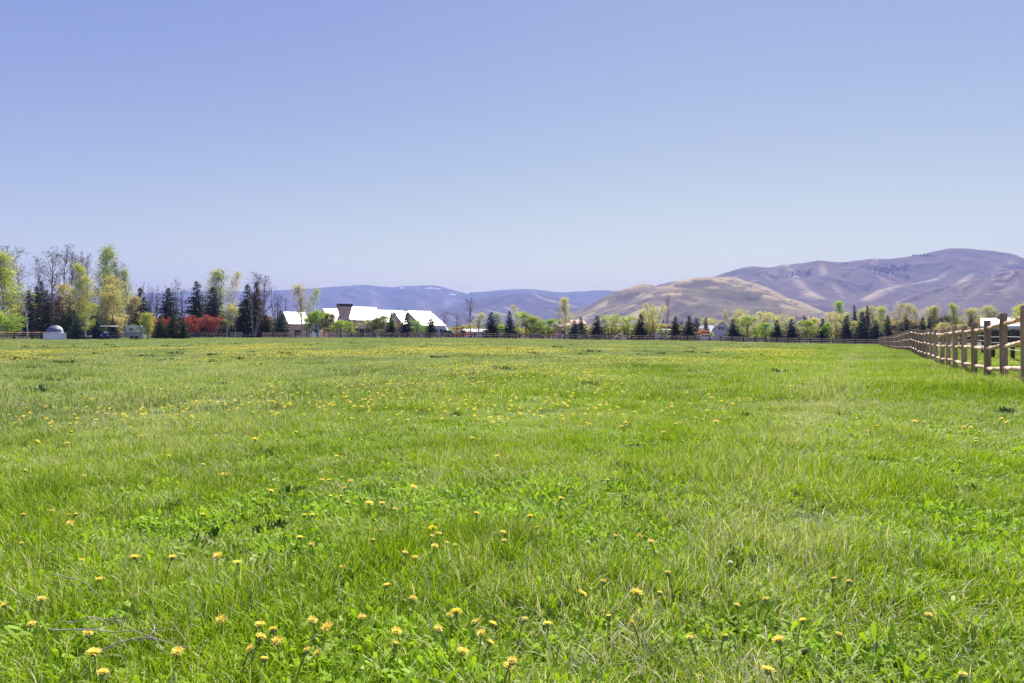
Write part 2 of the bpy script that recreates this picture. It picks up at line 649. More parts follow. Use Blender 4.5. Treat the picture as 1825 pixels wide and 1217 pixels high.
def tuft(name, n, rad, h0, h1, w, lean, seed, flat=0.0):
    r = np.random.default_rng(seed)
    a = r.uniform(0, 2 * np.pi, n)
    rr = rad * np.sqrt(r.uniform(0, 1, n))
    bx, by = rr * np.cos(a), rr * np.sin(a)
    h = r.uniform(h0, h1, n) * (0.65 + 0.35 * r.random(n))
    la = r.uniform(0, 2 * np.pi, n)
    ln = h * np.abs(r.normal(lean, lean * 0.6, n))
    lie = r.random(n) < flat
    ln = np.where(lie, h * r.uniform(1.2, 2.5, n), ln)
    hz = np.where(lie, h * r.uniform(.05, .4, n), h)
    fa = la + np.pi / 2 + r.normal(0, 0.7, n)
    ww = w * r.uniform(0.6, 1.3, n) / 2
    ts, wf = [0, .38, .72, 1.0], [1.0, .9, .6, 0]
    vs = []
    for t, f in zip(ts, wf):
        cx_ = bx + np.cos(la) * ln * t ** 1.8
        cy_ = by + np.sin(la) * ln * t ** 1.8
        cz_ = hz * (1 - (1 - t) ** 1.35) - 0.01
        if f > 0:
            vs.append(np.stack([cx_ - np.cos(fa) * ww * f, cy_ - np.sin(fa) * ww * f, cz_], -1))
            vs.append(np.stack([cx_ + np.cos(fa) * ww * f, cy_ + np.sin(fa) * ww * f, cz_], -1))
        else:
            vs.append(np.stack([cx_, cy_, cz_], -1))
    V = np.stack(vs, 1)                      # n,7,3
    b = np.arange(n)[:, None] * 7
    quads = np.concatenate([b + np.array([[0, 1, 3, 2]]), b + np.array([[2, 3, 5, 4]])])
    tris = b + np.array([[4, 5, 6]])
    return np_mesh(name, V.reshape(-1, 3), tris, quads, [M_GRASS], attrs={'rnd': np.repeat(r.random(n), 7)})


def rosette(name, n, L0, L1, W, up, seed, mat, rad=0.02, lob=0.35):
    """a broad-leaved plant: arching toothed leaves from one root"""
    r = np.random.default_rng(seed)
    V, T, Q = [], [], []
    ts = [0, .2, .35, .5, .62, .76, .9, 1.0]
    wf = [.18, .35, .35 + lob * .6, .45, .6 + lob * .6, .75, .8, 0]
    for k in range(n):
        a = 2 * np.pi * (k / n) + r.normal(0, .35)
        L = r.uniform(L0, L1)
        el = np.clip(r.normal(up, .28), .05, 1.45)
        c0 = np.array([math.cos(a), math.sin(a)]) * r.uniform(0, rad)
        side = np.array([-math.sin(a), math.cos(a), 0])
        tw = r.normal(0, .35)
        side = side * math.cos(tw) + np.array([0, 0, 1]) * math.sin(tw)
        b = len(V)
        for t, f in zip(ts, wf):
            rr = L * t * math.cos(el) * (1 + .15 * t)
            z = L * (t * math.sin(el) - 0.35 * t * t * math.cos(el)) + 0.005
            c = np.array([c0[0] + math.cos(a) * rr, c0[1] + math.sin(a) * rr, max(z, 0.004)])
            if f > 0:
                V.append(c - side * W * f / 2 + np.array([0, 0, W * f * .15]))
                V.append(c + side * W * f / 2 + np.array([0, 0, W * f * .15]))
            else:
                V.append(c)
        for i in range(6):
            Q.append([b + 2 * i, b + 2 * i + 1, b + 2 * i + 3, b + 2 * i + 2])
        T.append([b + 12, b + 13, b + 14])
    return np_mesh(name, V, T, Q, [mat], attrs={'rnd': r.random(len(V))})


def wedge(n, y0, y1, pxa=-140, pxb=1990):
    Y = np.sqrt(rng.uniform(y0 * y0, y1 * y1, n))
    px = rng.uniform(pxa, pxb, n)
    return (px - CX) / F * Y, Y


def vnoise(X, Y, s, seed):
    """smooth value noise 0..1"""
    r = np.random.default_rng(seed)
    tab = r.random((256, 256))
    x, y = np.asarray(X) / s, np.asarray(Y) / s
    xi, yi = np.floor(x).astype(int), np.floor(y).astype(int)
    fx, fy = sstep(x - xi), sstep(y - yi)
    t = lambda a, b: tab[a % 256, b % 256]
    return (t(xi, yi) * (1 - fx) + t(xi + 1, yi) * fx) * (1 - fy) + (t(xi, yi + 1) * (1 - fx) + t(xi + 1, yi + 1) * fx) * fy


def fbm(X, Y, s, seed, o=4, gain=.5):
    v, a, tot = 0, 1, 0
    for k in range(o):
        v = v + a * vnoise(X + 13.7 * k, Y - 7.1 * k, s / 2 ** k, seed + k)
        tot += a
        a *= gain
    return v / tot


def drive_mask(X, Y):
    px = CX + F * X / Y
    return ~((px > 424) & (px < 471) & (Y > 146))


def grass():
    near = [tuft('g', 85, .13, .05, .12, .0048, .5, 100 + k, .06) for k in range(5)] + \
           [tuft('g', 70, .10, .07, .15, .0048, .6, 120 + k, .04) for k in range(3)] + \
           [tuft('g', 60, .14, .03, .09, .004, .8, 140 + k, .25) for k in range(2)]
    mid = [tuft('g', 90, .24, .05, .13, .008, .4, 160 + k, .05) for k in range(4)] + [tuft('g', 70, .2, .08, .18, .008, .5, 180 + k) for k in range(2)]
    far = [tuft('g', 110, .5, .05, .13, .02, .5, 200 + k) for k in range(4)]
    P, RZ, S, I = [], [], [], []
    for (n, y0, y1, ids, smin, smax) in ((35500, 1.1, 11, (0, 10), .75, 1.15), (45000, 10, 30, (10, 16), .8, 1.25), (30000, 28, 62, (16, 20), .55, .9),
                                         (48000, 60, 150.5, (16, 20), .8, 1.2)):
        X, Y = wedge(n, y0, y1, *((-900, 2720) if y1 < 12 else (-350, 2200) if y1 < 31 else (-140, 1990)))
        k = drive_mask(X, Y)
        X, Y = X[k], Y[k]
        cl = fbm(X, Y, .55 if y0 < 20 else 1.6, 37, 2)                # clumps and thin spots
        keep = cl > rng.uniform(.12, .42, len(X))
        X, Y, cl = X[keep], Y[keep], cl[keep]
        hn = .45 * fbm(X, Y, 1.6, 31, 3) + .55 * cl
        sc = rng.uniform(smin, smax, len(X))
        hs_ = sc * np.interp(hn, [.25, .5, .72], [.38, .82, 1.5])
        P.append(np.stack([X, Y, g(X, Y)], -1))
        RZ.append(np.stack([rng.normal(0, .08, len(X)), rng.normal(0, .08, len(X)), rng.uniform(0, 6.28, len(X))], -1))
        S.append(np.stack([sc, sc, hs_], -1))
        I.append(rng.integers(ids[0], ids[1], len(X)))
    scatter('grass', np.concatenate(P), np.concatenate(RZ), np.concatenate(S), np.concatenate(I), near + mid + far,
            'short green spring grass with straw coloured patches over the meadow', 'grass')
    # low broad-leaved cover among the grass
    ros = [rosette('w', 13, .045, .10, .02, .85, 300 + k, M_WEED, .05) for k in range(4)] + \
          [rosette('w', 16, .025, .055, .015, .9, 320 + k, M_WEED, .08, .1) for k in range(3)]
    P, RZ, S, I = [], [], [], []
    for (n, y0, y1, s0, s1) in ((19000, 1.1, 4.8, .7, 1.2), (14000, 1.1, 9, .7, 1.15), (7000, 9, 26, .8, 1.3), (3000, 26, 70, 1.2, 1.8)):
        X, Y = wedge(n, y0, y1, *((-900, 2720) if y1 < 12 else (-350, 2200) if y1 < 31 else (-140, 1990)))
        k = .5 * fbm(X, Y, 1.8, 57, 2) + .5 * fbm(X, Y, .5, 58, 2) > rng.uniform(.34, .64, len(X))
        X, Y = X[k], Y[k]
        sc = rng.uniform(s0, s1, len(X))
        P.append(np.stack([X, Y, g(X, Y)], -1))
        RZ.append(np.stack([rng.normal(0, .1, len(X)), rng.normal(0, .1, len(X)), rng.uniform(0, 6.28, len(X))], -1))
        S.append(np.stack([sc, sc, sc], -1))
        I.append(rng.integers(0, 7, len(X)))
    scatter('weeds', np.concatenate(P), np.concatenate(RZ), np.concatenate(S), np.concatenate(I), ros,
            'low broad leaved weeds growing through the grass', 'weeds')


grass()


# ------------------------------------------------------------------ dandelions
def head_mesh(name, seed, n_out=34, r0=.0225, simple=False):
    r = np.random.default_rng(seed)
    V, T, Q = [], [], []
    rings = ((n_out, r0, .10), (int(n_out * .8), r0 * .78, .45), (int(n_out * .5), r0 * .5, .85)) if not simple else ((12, r0, .12), (8, r0 * .65, .6))
    for n, L, el in rings:
        for k in range(n):
            a = 2 * np.pi * k / n + r.normal(0, .08)
            l = L * r.uniform(.85, 1.1)
            e = el + r.normal(0, .10)
            w = (.0028 if not simple else .009)
            d = np.array([math.cos(a) * math.cos(e), math.sin(a) * math.cos(e), math.sin(e)])
            s = np.array([-math.sin(a), math.cos(a), 0]) * w / 2
            b = len(V)
            V += [d * .002 - s * .5, d * .002 + s * .5, d * l * .95 + s + np.array([0, 0, .0015]), d * l * .95 - s + np.array([0, 0, .0015])]
            Q.append([b, b + 1, b + 2, b + 3])
    me = np_mesh(name, V, None, Q, [M_PETAL])
    return me


def stem_mesh(name, h, lean, seed):
    mb = MB()
    r = random.Random(seed)
    a = r.uniform(0, 6.28)
    pts = [(lean * math.cos(a) * t * t, lean * math.sin(a) * t * t, h * t) for t in (0, .3, .6, .85, 1)]
    mb.tube(pts, [.0026, .0024, .0022, .0024, .003], 6)
    c = pts[-1]
    mb.lathe([(.003, -.012), (.0075, -.008), (.0085, -.002), (.006, .002)], 8, c)
    for k in range(9):                                   # reflexed bracts
        b = k * 2 * math.pi / 9
        p, q = (c[0] + .007 * math.cos(b), c[1] + .007 * math.sin(b), c[2] - .004), (c[0] + .014 * math.cos(b), c[1] + .014 * math.sin(b), c[2] - .013)
        mb.add([(p[0] - .0016 * math.sin(b), p[1] + .0016 * math.cos(b), p[2]), (p[0] + .0016 * math.sin(b), p[1] - .0016 * math.cos(b), p[2]), q], [(0, 1, 2)])
    me = bpy.data.meshes.new(name)
    me.from_pydata(mb.v, [], mb.f)
    me.materials.append(M_STEM)
    me.update()
    return me, c


# heads read off the photograph: px, py, width px
DAND = [(1388, 1140, 28), (1369, 1194, 28), (1135, 1056, 26), (1038, 1058, 20), (976, 1112, 22), (1127, 1110, 16), (1431, 1106, 20), (1365, 1067, 12),
        (1313, 1078, 12), (1230, 1136, 15), (1293, 1133, 11), (1716, 1202, 16), (1485, 1031, 11), (1513, 1036, 9), (56, 1112, 18), (74, 1067, 16),
        (8, 1078, 20), (177, 1033, 20), (156, 1129, 20), (167, 1163, 28), (316, 1161, 24), (183, 1198, 22), (240, 993, 20), (307, 993, 18), (388, 990, 20),
        (424, 1003, 22), (394, 1105, 25), (463, 1113, 22), (486, 1122, 18), (465, 1135, 22), (493, 1142, 22), (447, 1155, 22), (471, 1174, 18),
        (557, 1105, 20), (583, 1117, 25), (547, 1158, 16), (566, 1163, 18), (645, 1100, 18), (609, 1011, 16), (689, 1043, 18), (736, 1066, 16),
        (707, 1125, 22), (705, 1147, 18), (781, 1120, 18), (813, 1091, 26), (801, 1096, 14), (846, 1108, 16), (878, 1112, 22), (858, 1128, 20),
        (873, 1145, 20), (825, 1161, 24), (913, 1177, 20), (907, 1187, 25), (935, 1103, 13), (772, 942, 18), (781, 951, 15), (770, 956, 14), (775, 973, 15),
        (797, 968, 15), (722, 985, 13), (740, 993, 13), (811, 971, 9), (841, 996, 18), (849, 915, 16), (862, 922, 9), (945, 920, 16), (957, 940, 12),
        (897, 949, 16), (880, 950, 9), (899, 963, 11), (400, 846, 16), (483, 875, 14), (535, 958, 16), (555, 970, 11), (556, 918, 14), (543, 918, 11),
        (574, 855, 10), (586, 855, 9), (600, 813, 9), (625, 857, 12), (614, 870, 9), (589, 884, 9), (608, 884, 9), (619, 895, 9), (658, 897, 18),
        (681, 897, 14), (704, 907, 11), (737, 868, 16), (680, 945, 11), (665, 962, 10), (123, 918, 12), (125, 932, 14), (92, 910, 10), (135, 916, 9),
        (41, 917, 9), (45, 838, 9), (87, 985, 12), (38, 968, 9), (145, 998, 11), (362, 828, 9), (150, 848, 9), (361, 917, 11), (886, 813, 12), (842, 781, 12),
        (855, 783, 10), (1000, 888, 12), (1140, 955, 12), (1160, 965, 14), (1097, 955, 10), (1083, 855, 9), (1050, 757, 10), (1115, 753, 10), (1108, 760, 9),
        (1630, 751, 12), (1605, 767, 8), (1786, 747, 10), (1795, 753, 9), (1718, 761, 10), (1730, 762, 10), (1740, 782, 9), (1711, 822, 8), (1276, 751, 12),
        (1270, 708, 12), (1205, 755, 8), (1183, 770, 9), (66, 787, 12), (125, 775, 10), (120, 790, 9), (300, 812, 9), (455, 783, 12), (1019, 1028, 10),
        (1176, 1056, 9), (1085, 1098, 9), (1655, 1095, 8), (1495, 1130, 10), (1190, 1020, 9), (1075, 1035, 9)]
DAND_LABEL = {0: 'wide dandelion with flat pale yellow face, tallest above the leafy patch near bottom right',
              1: 'dandelion seen from the side on its thick stem, below the flat faced dandelion',
              2: 'broad golden dandelion alone over grass in the lower middle of the meadow',
              19: 'large ragged dandelion beside the dead twigs in the bottom left corner',
              20: 'dandelion on a tall stem at the right end of the dead twigs',
              34: 'domed pale dandelion just right of the tight dandelion cluster',
              44: 'big low dandelion beside smaller ones above the bottom edge, in the middle',
              70: 'single dandelion standing high in even grass on the left, behind the others'}


def dandelions():
    heads = [head_mesh('flower_head', 400 + k) for k in range(4)]
    stems = [stem_mesh('stem', h, l, 420 + k) for k, (h, l) in enumerate(((.10, .01), (.115, .03), (.085, .02), (.125, .035)))]
    spots = list(DAND)
    pr = random.Random(11)
    tries = 0
    while len(spots) < 296 and tries < 60000:
        tries += 1
        py = 599 + F * 1.02 / pr.uniform(6.5, 19)
        px = pr.uniform(-30, 1500) if pr.random() < .93 else pr.uniform(1500, 1800)
        Y = F * 1.02 / (py - 599)
        X = at(px, Y)
        if float(fbm(X, Y, 3.2, 77, 3)) < pr.uniform(.45, .66):
            continue
        spots.append((px, py, 1217 * .042 / Y))
    lab = 'small yellow dandelion open among the meadow grass in front of the fences'
    grp = 'dandelions flowering in the meadow'
    for i, (px, py, w) in enumerate(spots):
        sm, tip = stems[i % 4]
        sk = pr.uniform(.85, 1.15)
        hz = tip[2] * sk
        Y = F * (CAMH - hz) / (py - HY)
        for _ in range(4):
            Y = F * (CAMH - hz - gz(at(px, Y), Y)) / (py - HY)
        rz = pr.uniform(0, 6.28)
        tx, ty = (tip[0] * math.cos(rz) - tip[1] * math.sin(rz)) * sk, (tip[0] * math.sin(rz) + tip[1] * math.cos(rz)) * sk
        X = at(px, Y)
        t = thing('dandelion', DAND_LABEL.get(i, lab), 'dandelion', (X - tx, Y - ty, gz(X, Y)), rz, grp)
        t.scale = (sk, sk, sk)
        child('stem', sm, t)
        hs_ = max(.55, min(1.5, (w / F * Y) / .046)) / sk
        h = child('flower_head', heads[(i * 7) % 4], t, tip, (pr.gauss(.22, .22), pr.gauss(0, .22), 0))
        h.rotation_euler.z = 0
        h.scale = (hs_, hs_, hs_)
    # seed heads
    pv, pt = [], []
    r = np.random.default_rng(5)
    for k in range(150):
        d = r.normal(0, 1, 3)
        d /= np.linalg.norm(d)
        s = np.cross(d, [0.3, .5, .8])
        s /= np.linalg.norm(s)
        b = len(pv)
        pv += [d * .004, d * .02 - s * .0035, d * .021 + s * .0035]
        pt.append([b, b + 1, b + 2])
    puff = np_mesh('seed_ball', pv, pt, None, [M_PUFF])
    for px, py, lb in ((1047, 968, 'white dandelion seed head near the middle of the foreground grass'),
                       (1302, 1004, 'white dandelion seed head over dry stalks, beside a hole in the grass')):
        sm, tip = stems[0]
        tip = (tip[0], tip[1], tip[2])
        Y = F * (CAMH - tip[2]) / (py - HY)
        for _ in range(4):
            Y = F * (CAMH - tip[2] - gz(at(px, Y), Y)) / (py - HY)
        X = at(px, Y)
        t = thing('dandelion_seed_head', lb, 'seed head', (X - tip[0], Y - tip[1], gz(X, Y)), 0)
        child('stem', sm, t)
        child('seed_ball', puff, t, tip).scale = (.62, .62, .62)
    # the countless far ones
    sim = [head_mesh('flower', 440 + k, r0=.024, simple=True) for k in range(3)]
    for m_ in sim:
        m_.materials[0] = M_PETAL_FAR
    X, Y = wedge(175000, 8, 110, -120, 1960)
    d = fbm(X, Y * .55, 5.5, 91, 4)
    band = np.interp(Y, [8, 15, 20, 28, 45, 60, 75, 110], [.72, .74, .9, 1.05, .98, .62, .3, .1])
    px = CX + F * X / Y
    side = np.interp(px, [-100, 1400, 1560, 1700, 1900], [1, 1, .45, .25, .6])
    k = rng.uniform(.36, .66, len(X)) < d * np.sqrt(band * side) * .90
    X, Y = X[k], Y[k]
    n = len(X)
    print('far dandelions', n)
    sc = rng.uniform(.8, 1.25, n) * np.interp(Y, [17, 60, 100], [1, 1.2, 1.5])
    scatter('dandelion_drift', np.stack([X, Y, g(X, Y) + rng.uniform(.09, .17, n)], -1),
            np.stack([rng.normal(.35, .25, n), rng.normal(0, .25, n), np.zeros(n)], -1), np.stack([sc, sc, sc], -1), rng.integers(0, 3, n), sim,
            'yellow drifts of countless far dandelions across the meadow', 'dandelions')


dandelions()


# ------------------------------------------------------------------ dark weed clumps and dead twigs one can point to
def clumps():
    vs = []
    for k in range(4):
        r = np.random.default_rng(500 + k)
        V, T, Q = [], [], []
        base = 0
        for j in range(11):
            me = rosette('t', 9, .07, .16, .03, 1.0, 520 + 20 * k + j, M_WEED_DARK, .02, .3)
            n = len(me.vertices)
            co = np.empty(n * 3, dtype=np.float32)
            me.vertices.foreach_get('co', co)
            a, rr = r.uniform(0, 6.28), .17 * math.sqrt(r.random())
            V.append(co.reshape(-1, 3) + np.array([rr * math.cos(a) * 1.5, rr * math.sin(a), r.uniform(0, .03)]))
            for p in me.polygons:
                vv = [v + base for v in p.vertices]
                (T if len(vv) == 3 else Q).append(vv)
            base += n
            bpy.data.meshes.remove(me)
        vs.append(np_mesh('leafy_weed', np.concatenate(V), T, Q, [M_WEED_DARK]))
    spots = [(58, 706, 60), (112, 683, 44), (95, 657, 20), (70, 669, 26), (183, 670, 24), (190, 672, 14), (130, 712, 48), (60, 750, 46), (30, 755, 30),
             (315, 668, 20), (293, 671, 14), (398, 685, 26), (450, 685, 26), (395, 738, 40), (425, 725, 30), (375, 760, 36), (345, 795, 40),
             (776, 656, 18), (880, 659, 14), (735, 776, 22), (810, 737, 30), (1120, 778, 44), (1110, 868, 50), (310, 905, 60), (360, 970, 70),
             (480, 950, 60), (1060, 687, 36), (1165, 670, 16), (650, 700, 20), (1230, 700, 30), (1330, 760, 40), (1585, 893, 44), (1500, 760, 30),
             (1240, 890, 30), (520, 880, 40), (1790, 760, 50), (1350, 712, 24), (1720, 900, 40), (20, 700, 26), (550, 705, 18), (1125, 935, 46), (1310, 1045, 56)]
    r = random.Random(3)
    while len(spots) < 130:                                  # the smaller ones farther out
        Y_ = r.uniform(20, 75)
        px_ = r.uniform(-20, 1480)
        if float(fbm(at(px_, Y_), Y_, 9, 15, 2)) > .45:
            spots.append((px_, HY + F * (CAMH - .04) / Y_, r.uniform(.35, .8) * F / Y_))
    for i, (px, py, w) in enumerate(spots):
        Y = F * (CAMH - .04) / (py - HY)
        X = at(px, Y)
        o = link(bpy.data.objects.new('leafy_weed', vs[i % 4]))
        o.location = (X, Y, gz(X, Y))
        s = w / F * Y / (.50 if Y < 10 else .42)
        o.scale = (s, s, max(.6, min(1.4, s * .75)))
        o.rotation_euler = (0, 0, r.uniform(0, 6.28) if s < 1 else r.uniform(-.3, .3))
        tag(o, 'dark green clump of leafy weeds standing out from the grass', 'weed clump', 'dark weed clumps in the meadow')


clumps()


def twigs():
    def one(px0, py0, px1, py1, lb, seed, side=True):
        r = random.Random(seed)
        Ya, Yb = F * (CAMH - .085) / (py0 - HY), F * (CAMH - .08) / (py1 - HY)
        a, b = Vector((at(px0, Ya), Ya, gz(at(px0, Ya), Ya) + .085)), Vector((at(px1, Yb), Yb, gz(at(px1, Yb), Yb) + .08))
        root = thing('dead_twig', lb, 'twig', a)
        mb = MB()
        pts = []
        for k in range(9):
            t = k / 8
            p = (b - a) * t
            p = p + Vector((r.gauss(0, .006), r.gauss(0, .006), .03 * math.sin(t * 3.1) + r.gauss(0, .004)))
            pts.append(p)
        mb.tube(pts, [.0026 - .0017 * k / 8 for k in range(9)], 6)
        mb.build('stalk', M_TWIGDEAD, root)
        if side:
            for k in (2, 4, 5, 6):
                mb = MB()
                d = (b - a).normalized()
                n = Vector((-d.y, d.x, 0)) * r.choice((-1, 1)) + Vector((0, 0, r.uniform(-.02, .10)))
                L = (b - a).length * r.uniform(.18, .38)
                q = [pts[k] + (d * .85 + n * .45) * L * t + Vector((0, 0, r.gauss(0, .004))) for t in (0, .35, .7, 1)]
                mb.tube(q, [.0015, .0013, .001, .0007], 5)
                mb.build('side_shoot', M_TWIGDEAD, root)
    one(78, 1155, 335, 1208, 'long bare grey twig with side shoots lying in the bottom left corner', 1)
    one(155, 1212, 310, 1190, 'bare twig lying along the bottom edge under the large ragged dandelion', 2)
    one(262, 1185, 285, 1158, 'short bare twig standing up beside the tall stemmed dandelion', 3, False)
    one(90, 1040, 190, 1098, 'thin straight dry stalk leaning over the grass above the twig tangle', 4, False)
    one(125, 1140, 240, 1165, 'forked pale twig across the leafy patch by the ragged dandelion', 5)
    one(1306, 1018, 1330, 1034, 'short pale dry stalk beside the hole in the grass', 6, False)


twigs()


# ------------------------------------------------------------------ fences
def post_mesh(name, h, r, mat, seed, n=14):
    rr = random.Random(seed)
    mb = MB()
    prof = [(r * 1.03, -.25), (r * 1.02, 0.0), (r * .99, h * .4), (r * .97, h * .8), (r * .96, h - .015), (r * .86, h)]
    mb.lathe(prof, n)
    ph = [rr.uniform(0, 6.28) for _ in range(3)]
    vs = []
    for (x, y, z) in mb.v:
        a = math.atan2(y, x)
        k = 1 + .035 * math.sin(2 * a + ph[0]) + .02 * math.sin(3 * a + ph[1] + z * 2) + .012 * math.sin(z * 7 + ph[2])
        vs.append((x * k, y * k, z))
    me = bpy.data.meshes.new(name)
    me.from_pydata(vs, [], mb.f)
    me.materials.append(mat)
    me.polygons.foreach_set('use_smooth', [len(f) == 4 for f in mb.f])
    me.update()
    return me


def rail_mesh(name, L, r, mat, seed, n=10):
    """peeled pole along +z with tapered tenons, a little crooked"""
    rr = random.Random(seed)
    mb = MB()
    zs = [0, .04, .10, .18, .3, .5, .7, .82, .9, .96, 1]
    ks = [.55, .8, .97, 1, 1.0, .98, .97, .95, .92, .75, .55]
    a, b, c = rr.uniform(-.014, .014), rr.uniform(-.014, .014), rr.uniform(-.004, .004)
    pts = [(a * math.sin(math.pi * z) + c * math.sin(9 * z), b * math.sin(math.pi * z) + c * math.cos(7 * z), z * L) for z in zs]
    mb.tube(pts, [r * k * rr.uniform(.96, 1.04) for k in ks], n)
    me = bpy.data.meshes.new(name)
    me.from_pydata(mb.v, [], mb.f)
    me.materials.append(mat)
    me.polygons.foreach_set('use_smooth', [len(f) == 4 for f in mb.f])
    me.update()
    return me


def fence(name, label, cat, pts, step, h, pr, rail_h, rr, pm, rm, seed, n=14, jitter=.03, first_gap=None):
    """posts and mortised rails along a polyline; beyond a hundred rails the farthest are one part"""
    r = random.Random(seed)
    P = []
    for (x0, y0), (x1, y1) in zip(pts[:-1], pts[1:]):
        L = math.hypot(x1 - x0, y1 - y0)
        k = max(1, round(L / step))
        for i in range(k):
            t = i / k
            P.append((x0 + (x1 - x0) * t, y0 + (y1 - y0) * t))
    P.append(pts[-1])
    root = thing(name, label, cat, (P[0][0], P[0][1], gz(*P[0])))
    o0 = Vector(root.location)
    pmesh = [post_mesh('post', h, pr, pm, seed + k, n) for k in range(4)]
    rmesh = [rail_mesh('rail', 1.0, rr, rm, seed + 10 + k, max(6, n - 4)) for k in range(5)]
    B = []
    items = []
    for i, (x, y) in enumerate(P):
        z = gz(x, y)
        jh = r.uniform(-jitter, jitter)
        B.append(Vector((x, y, z)))
        items.append((math.hypot(x, y), i, jh))
    items_sorted = sorted(items)
    keep = {i for _, i, _ in items_sorted[:100]}
    rest = MB()
    for (dist, i, jh) in items:
        if i in keep:
            o = child('post', pmesh[i % 4], root, B[i] - o0 + Vector((0, 0, jh)), (r.gauss(0, .012), r.gauss(0, .012), r.uniform(0, 6.28)))
        else:
            c = B[i] - o0
            rest.lathe([(pr, -.2), (pr, h + jh), (pr * .8, h + jh + .01)], 8, c)
    if rest.v:
        tag(rest.build('far_post', pm, root), kind='stuff')
    rails = []
    for i in range(len(P) - 1):
        for hh in rail_h:
            a = B[i] + Vector((0, 0, hh + r.gauss(0, .012)))
            b = B[i + 1] + Vector((0, 0, hh + r.gauss(0, .012)))
            rails.append((((a + b) / 2).length, a, b))
    order = sorted(range(len(rails)), key=lambda k: rails[k][0])
    rest = MB()
    for rank, k in enumerate(order):
        _, a, b = rails[k]
        d = b - a
        if rank < 100:
            o = child('rail', rmesh[k % 5], root, a - o0)
            o.rotation_mode = 'QUATERNION'
            o.rotation_quaternion = d.to_track_quat('Z', 'Y')
            o.scale = (1, 1, d.length)
        else:
            m1, m2 = a + d * .08, a + d * .92
            rest.tube([a - o0, m1 - o0, m2 - o0, b - o0], [rr * .6, rr, rr, rr * .6], 7)
    if rest.v:
        tag(rest.build('far_rail', rm, root, smooth=True), kind='stuff')
    return root


# right-hand pole fence: along the sun's own direction
ys = []
y = 8.2
fence('pole_fence', 'peeled pole rail fence with round grey brown posts along the right of the meadow', 'fence',
      [(fence_x(8.6), 8.6), (fence_x(149.4), 149.4)], 2.18, 1.45, .073, (.31, .79, 1.24), .051, M_POST, M_RAIL, 700)
Y_FAR = 150.0
fence('paddock_fence', 'long dark brown rail fence across the far end of the meadow', 'fence',
      [(at(467, Y_FAR), Y_FAR), (fence_x(150.0) - .05, 150.0)], 2.45, 1.25, .11, (.24, .64, 1.05), .075, M_BROWNWOOD, M_GREYRAIL, 740, 8)
fence('paddock_fence', 'short dark rail fence in front of the red shrubs, left of the gravel drive', 'fence',
      [(at(336, Y_FAR), Y_FAR), (at(408, Y_FAR), Y_FAR)], 2.45, 1.25, .11, (.24, .64, 1.05), .075, M_BROWNWOOD, M_GREYRAIL, 760, 8)
fence('log_fence', 'tan log rail fence behind the white observatory at the left edge', 'fence',
      [(at(-110, 106), 106), (at(85, 122), 122), (at(232, 139), 139), (at(336, 150), 149.9)], 3.0, 1.3, .09, (.2, .55, .9, 1.22), .065,
      M_BROWNWOOD, M_RAIL, 780, 8)


def wire_fence():
    root = None
    pts = [(1900, 21.5), (1805, 30.0), (1770, 34.5), (1752, 40), (1733, 47), (1713, 57)]
    P = [Vector((at(px, Y), Y, gz(at(px, Y), Y))) for px, Y in pts]
    root = thing('wire_fence', 'dark posts with white wires in the paddock behind the pole fence', 'fence', P[0])
    for i, p in enumerate(P):
        child('post', post_mesh('post', 1.42, .085, M_BROWNWOOD, 800 + i, 10), root, p - P[0])
    wm = plain('white_wire', (.75, .75, .75), .4, .05)
    for hh in (.52, .80, 1.08):
        mb = MB()
        mb.tube([p - P[0] + Vector((-.09, 0, hh)) for p in P], .014, 6)
        mb.build('wire', wm, root)


wire_fence()


def gate():
    xa, xb = at(409.5, Y_FAR), at(431, Y_FAR)
    L = xb - xa
    root = thing('field_gate', 'pale tubular field gate between the dark fence and the gravel drive', 'gate', (xa, Y_FAR, gz(xa, Y_FAR)))
    m = plain('gate_metal', (.45, .43, .42), .5, .15)
    mb = MB()
    for z in (.25, .5, .75, 1.0, 1.2):
        mb.tube([(.1, 0, z), (L - .1, 0, z)], .03, 8)
    mb.build('gate_bars', m, root)
    mb = MB()
    for x in (.1, L / 2, L - .1):
        mb.tube([(x, 0, .22), (x, 0, 1.23)], .032, 8)
    mb.build('gate_frame', m, root)
    child('post', post_mesh('post', 1.6, .13, M_BROWNWOOD, 811, 10), root, (-.12, 0, 0))
    child('post', post_mesh('post', 1.3, .09, M_BROWNWOOD, 812, 10), root, (L + .05, 0, 0))


gate()

# ------------------------------------------------------------------ trees
def tubes(segs, sides):
    """segs: list of (p0, p1, r0, r1) -> verts, quads"""
    P0 = np.array([s[0] for s in segs]); P1 = np.array([s[1] for s in segs])
    r0 = np.array([s[2] for s in segs])[:, None]; r1 = np.array([s[3] for s in segs])[:, None]
    d = P1 - P0
    d /= np.linalg.norm(d, axis=1)[:, None] + 1e-9
    ref = np.where(np.abs(d[:, 2:3]) > .9, np.array([[1., 0, 0]]), np.array([[0, 0, 1.]]))
    u = np.cross(d, ref)
    u /= np.linalg.norm(u, axis=1)[:, None] + 1e-9
    w = np.cross(d, u)
    V = []
    for (P, r) in ((P0, r0), (P1, r1)):
        for k in range(sides):
            a = 2 * math.pi * k / sides
            V.append(P + (u * math.cos(a) + w * math.sin(a)) * r)
    V = np.stack(V, 1)
    n = len(segs)
    b = np.arange(n)[:, None] * (2 * sides)
    Q = np.concatenate([b + np.array([[k, (k + 1) % sides, sides + (k + 1) % sides, sides + k]]) for k in range(sides)])
    return V.reshape(-1, 3), Q


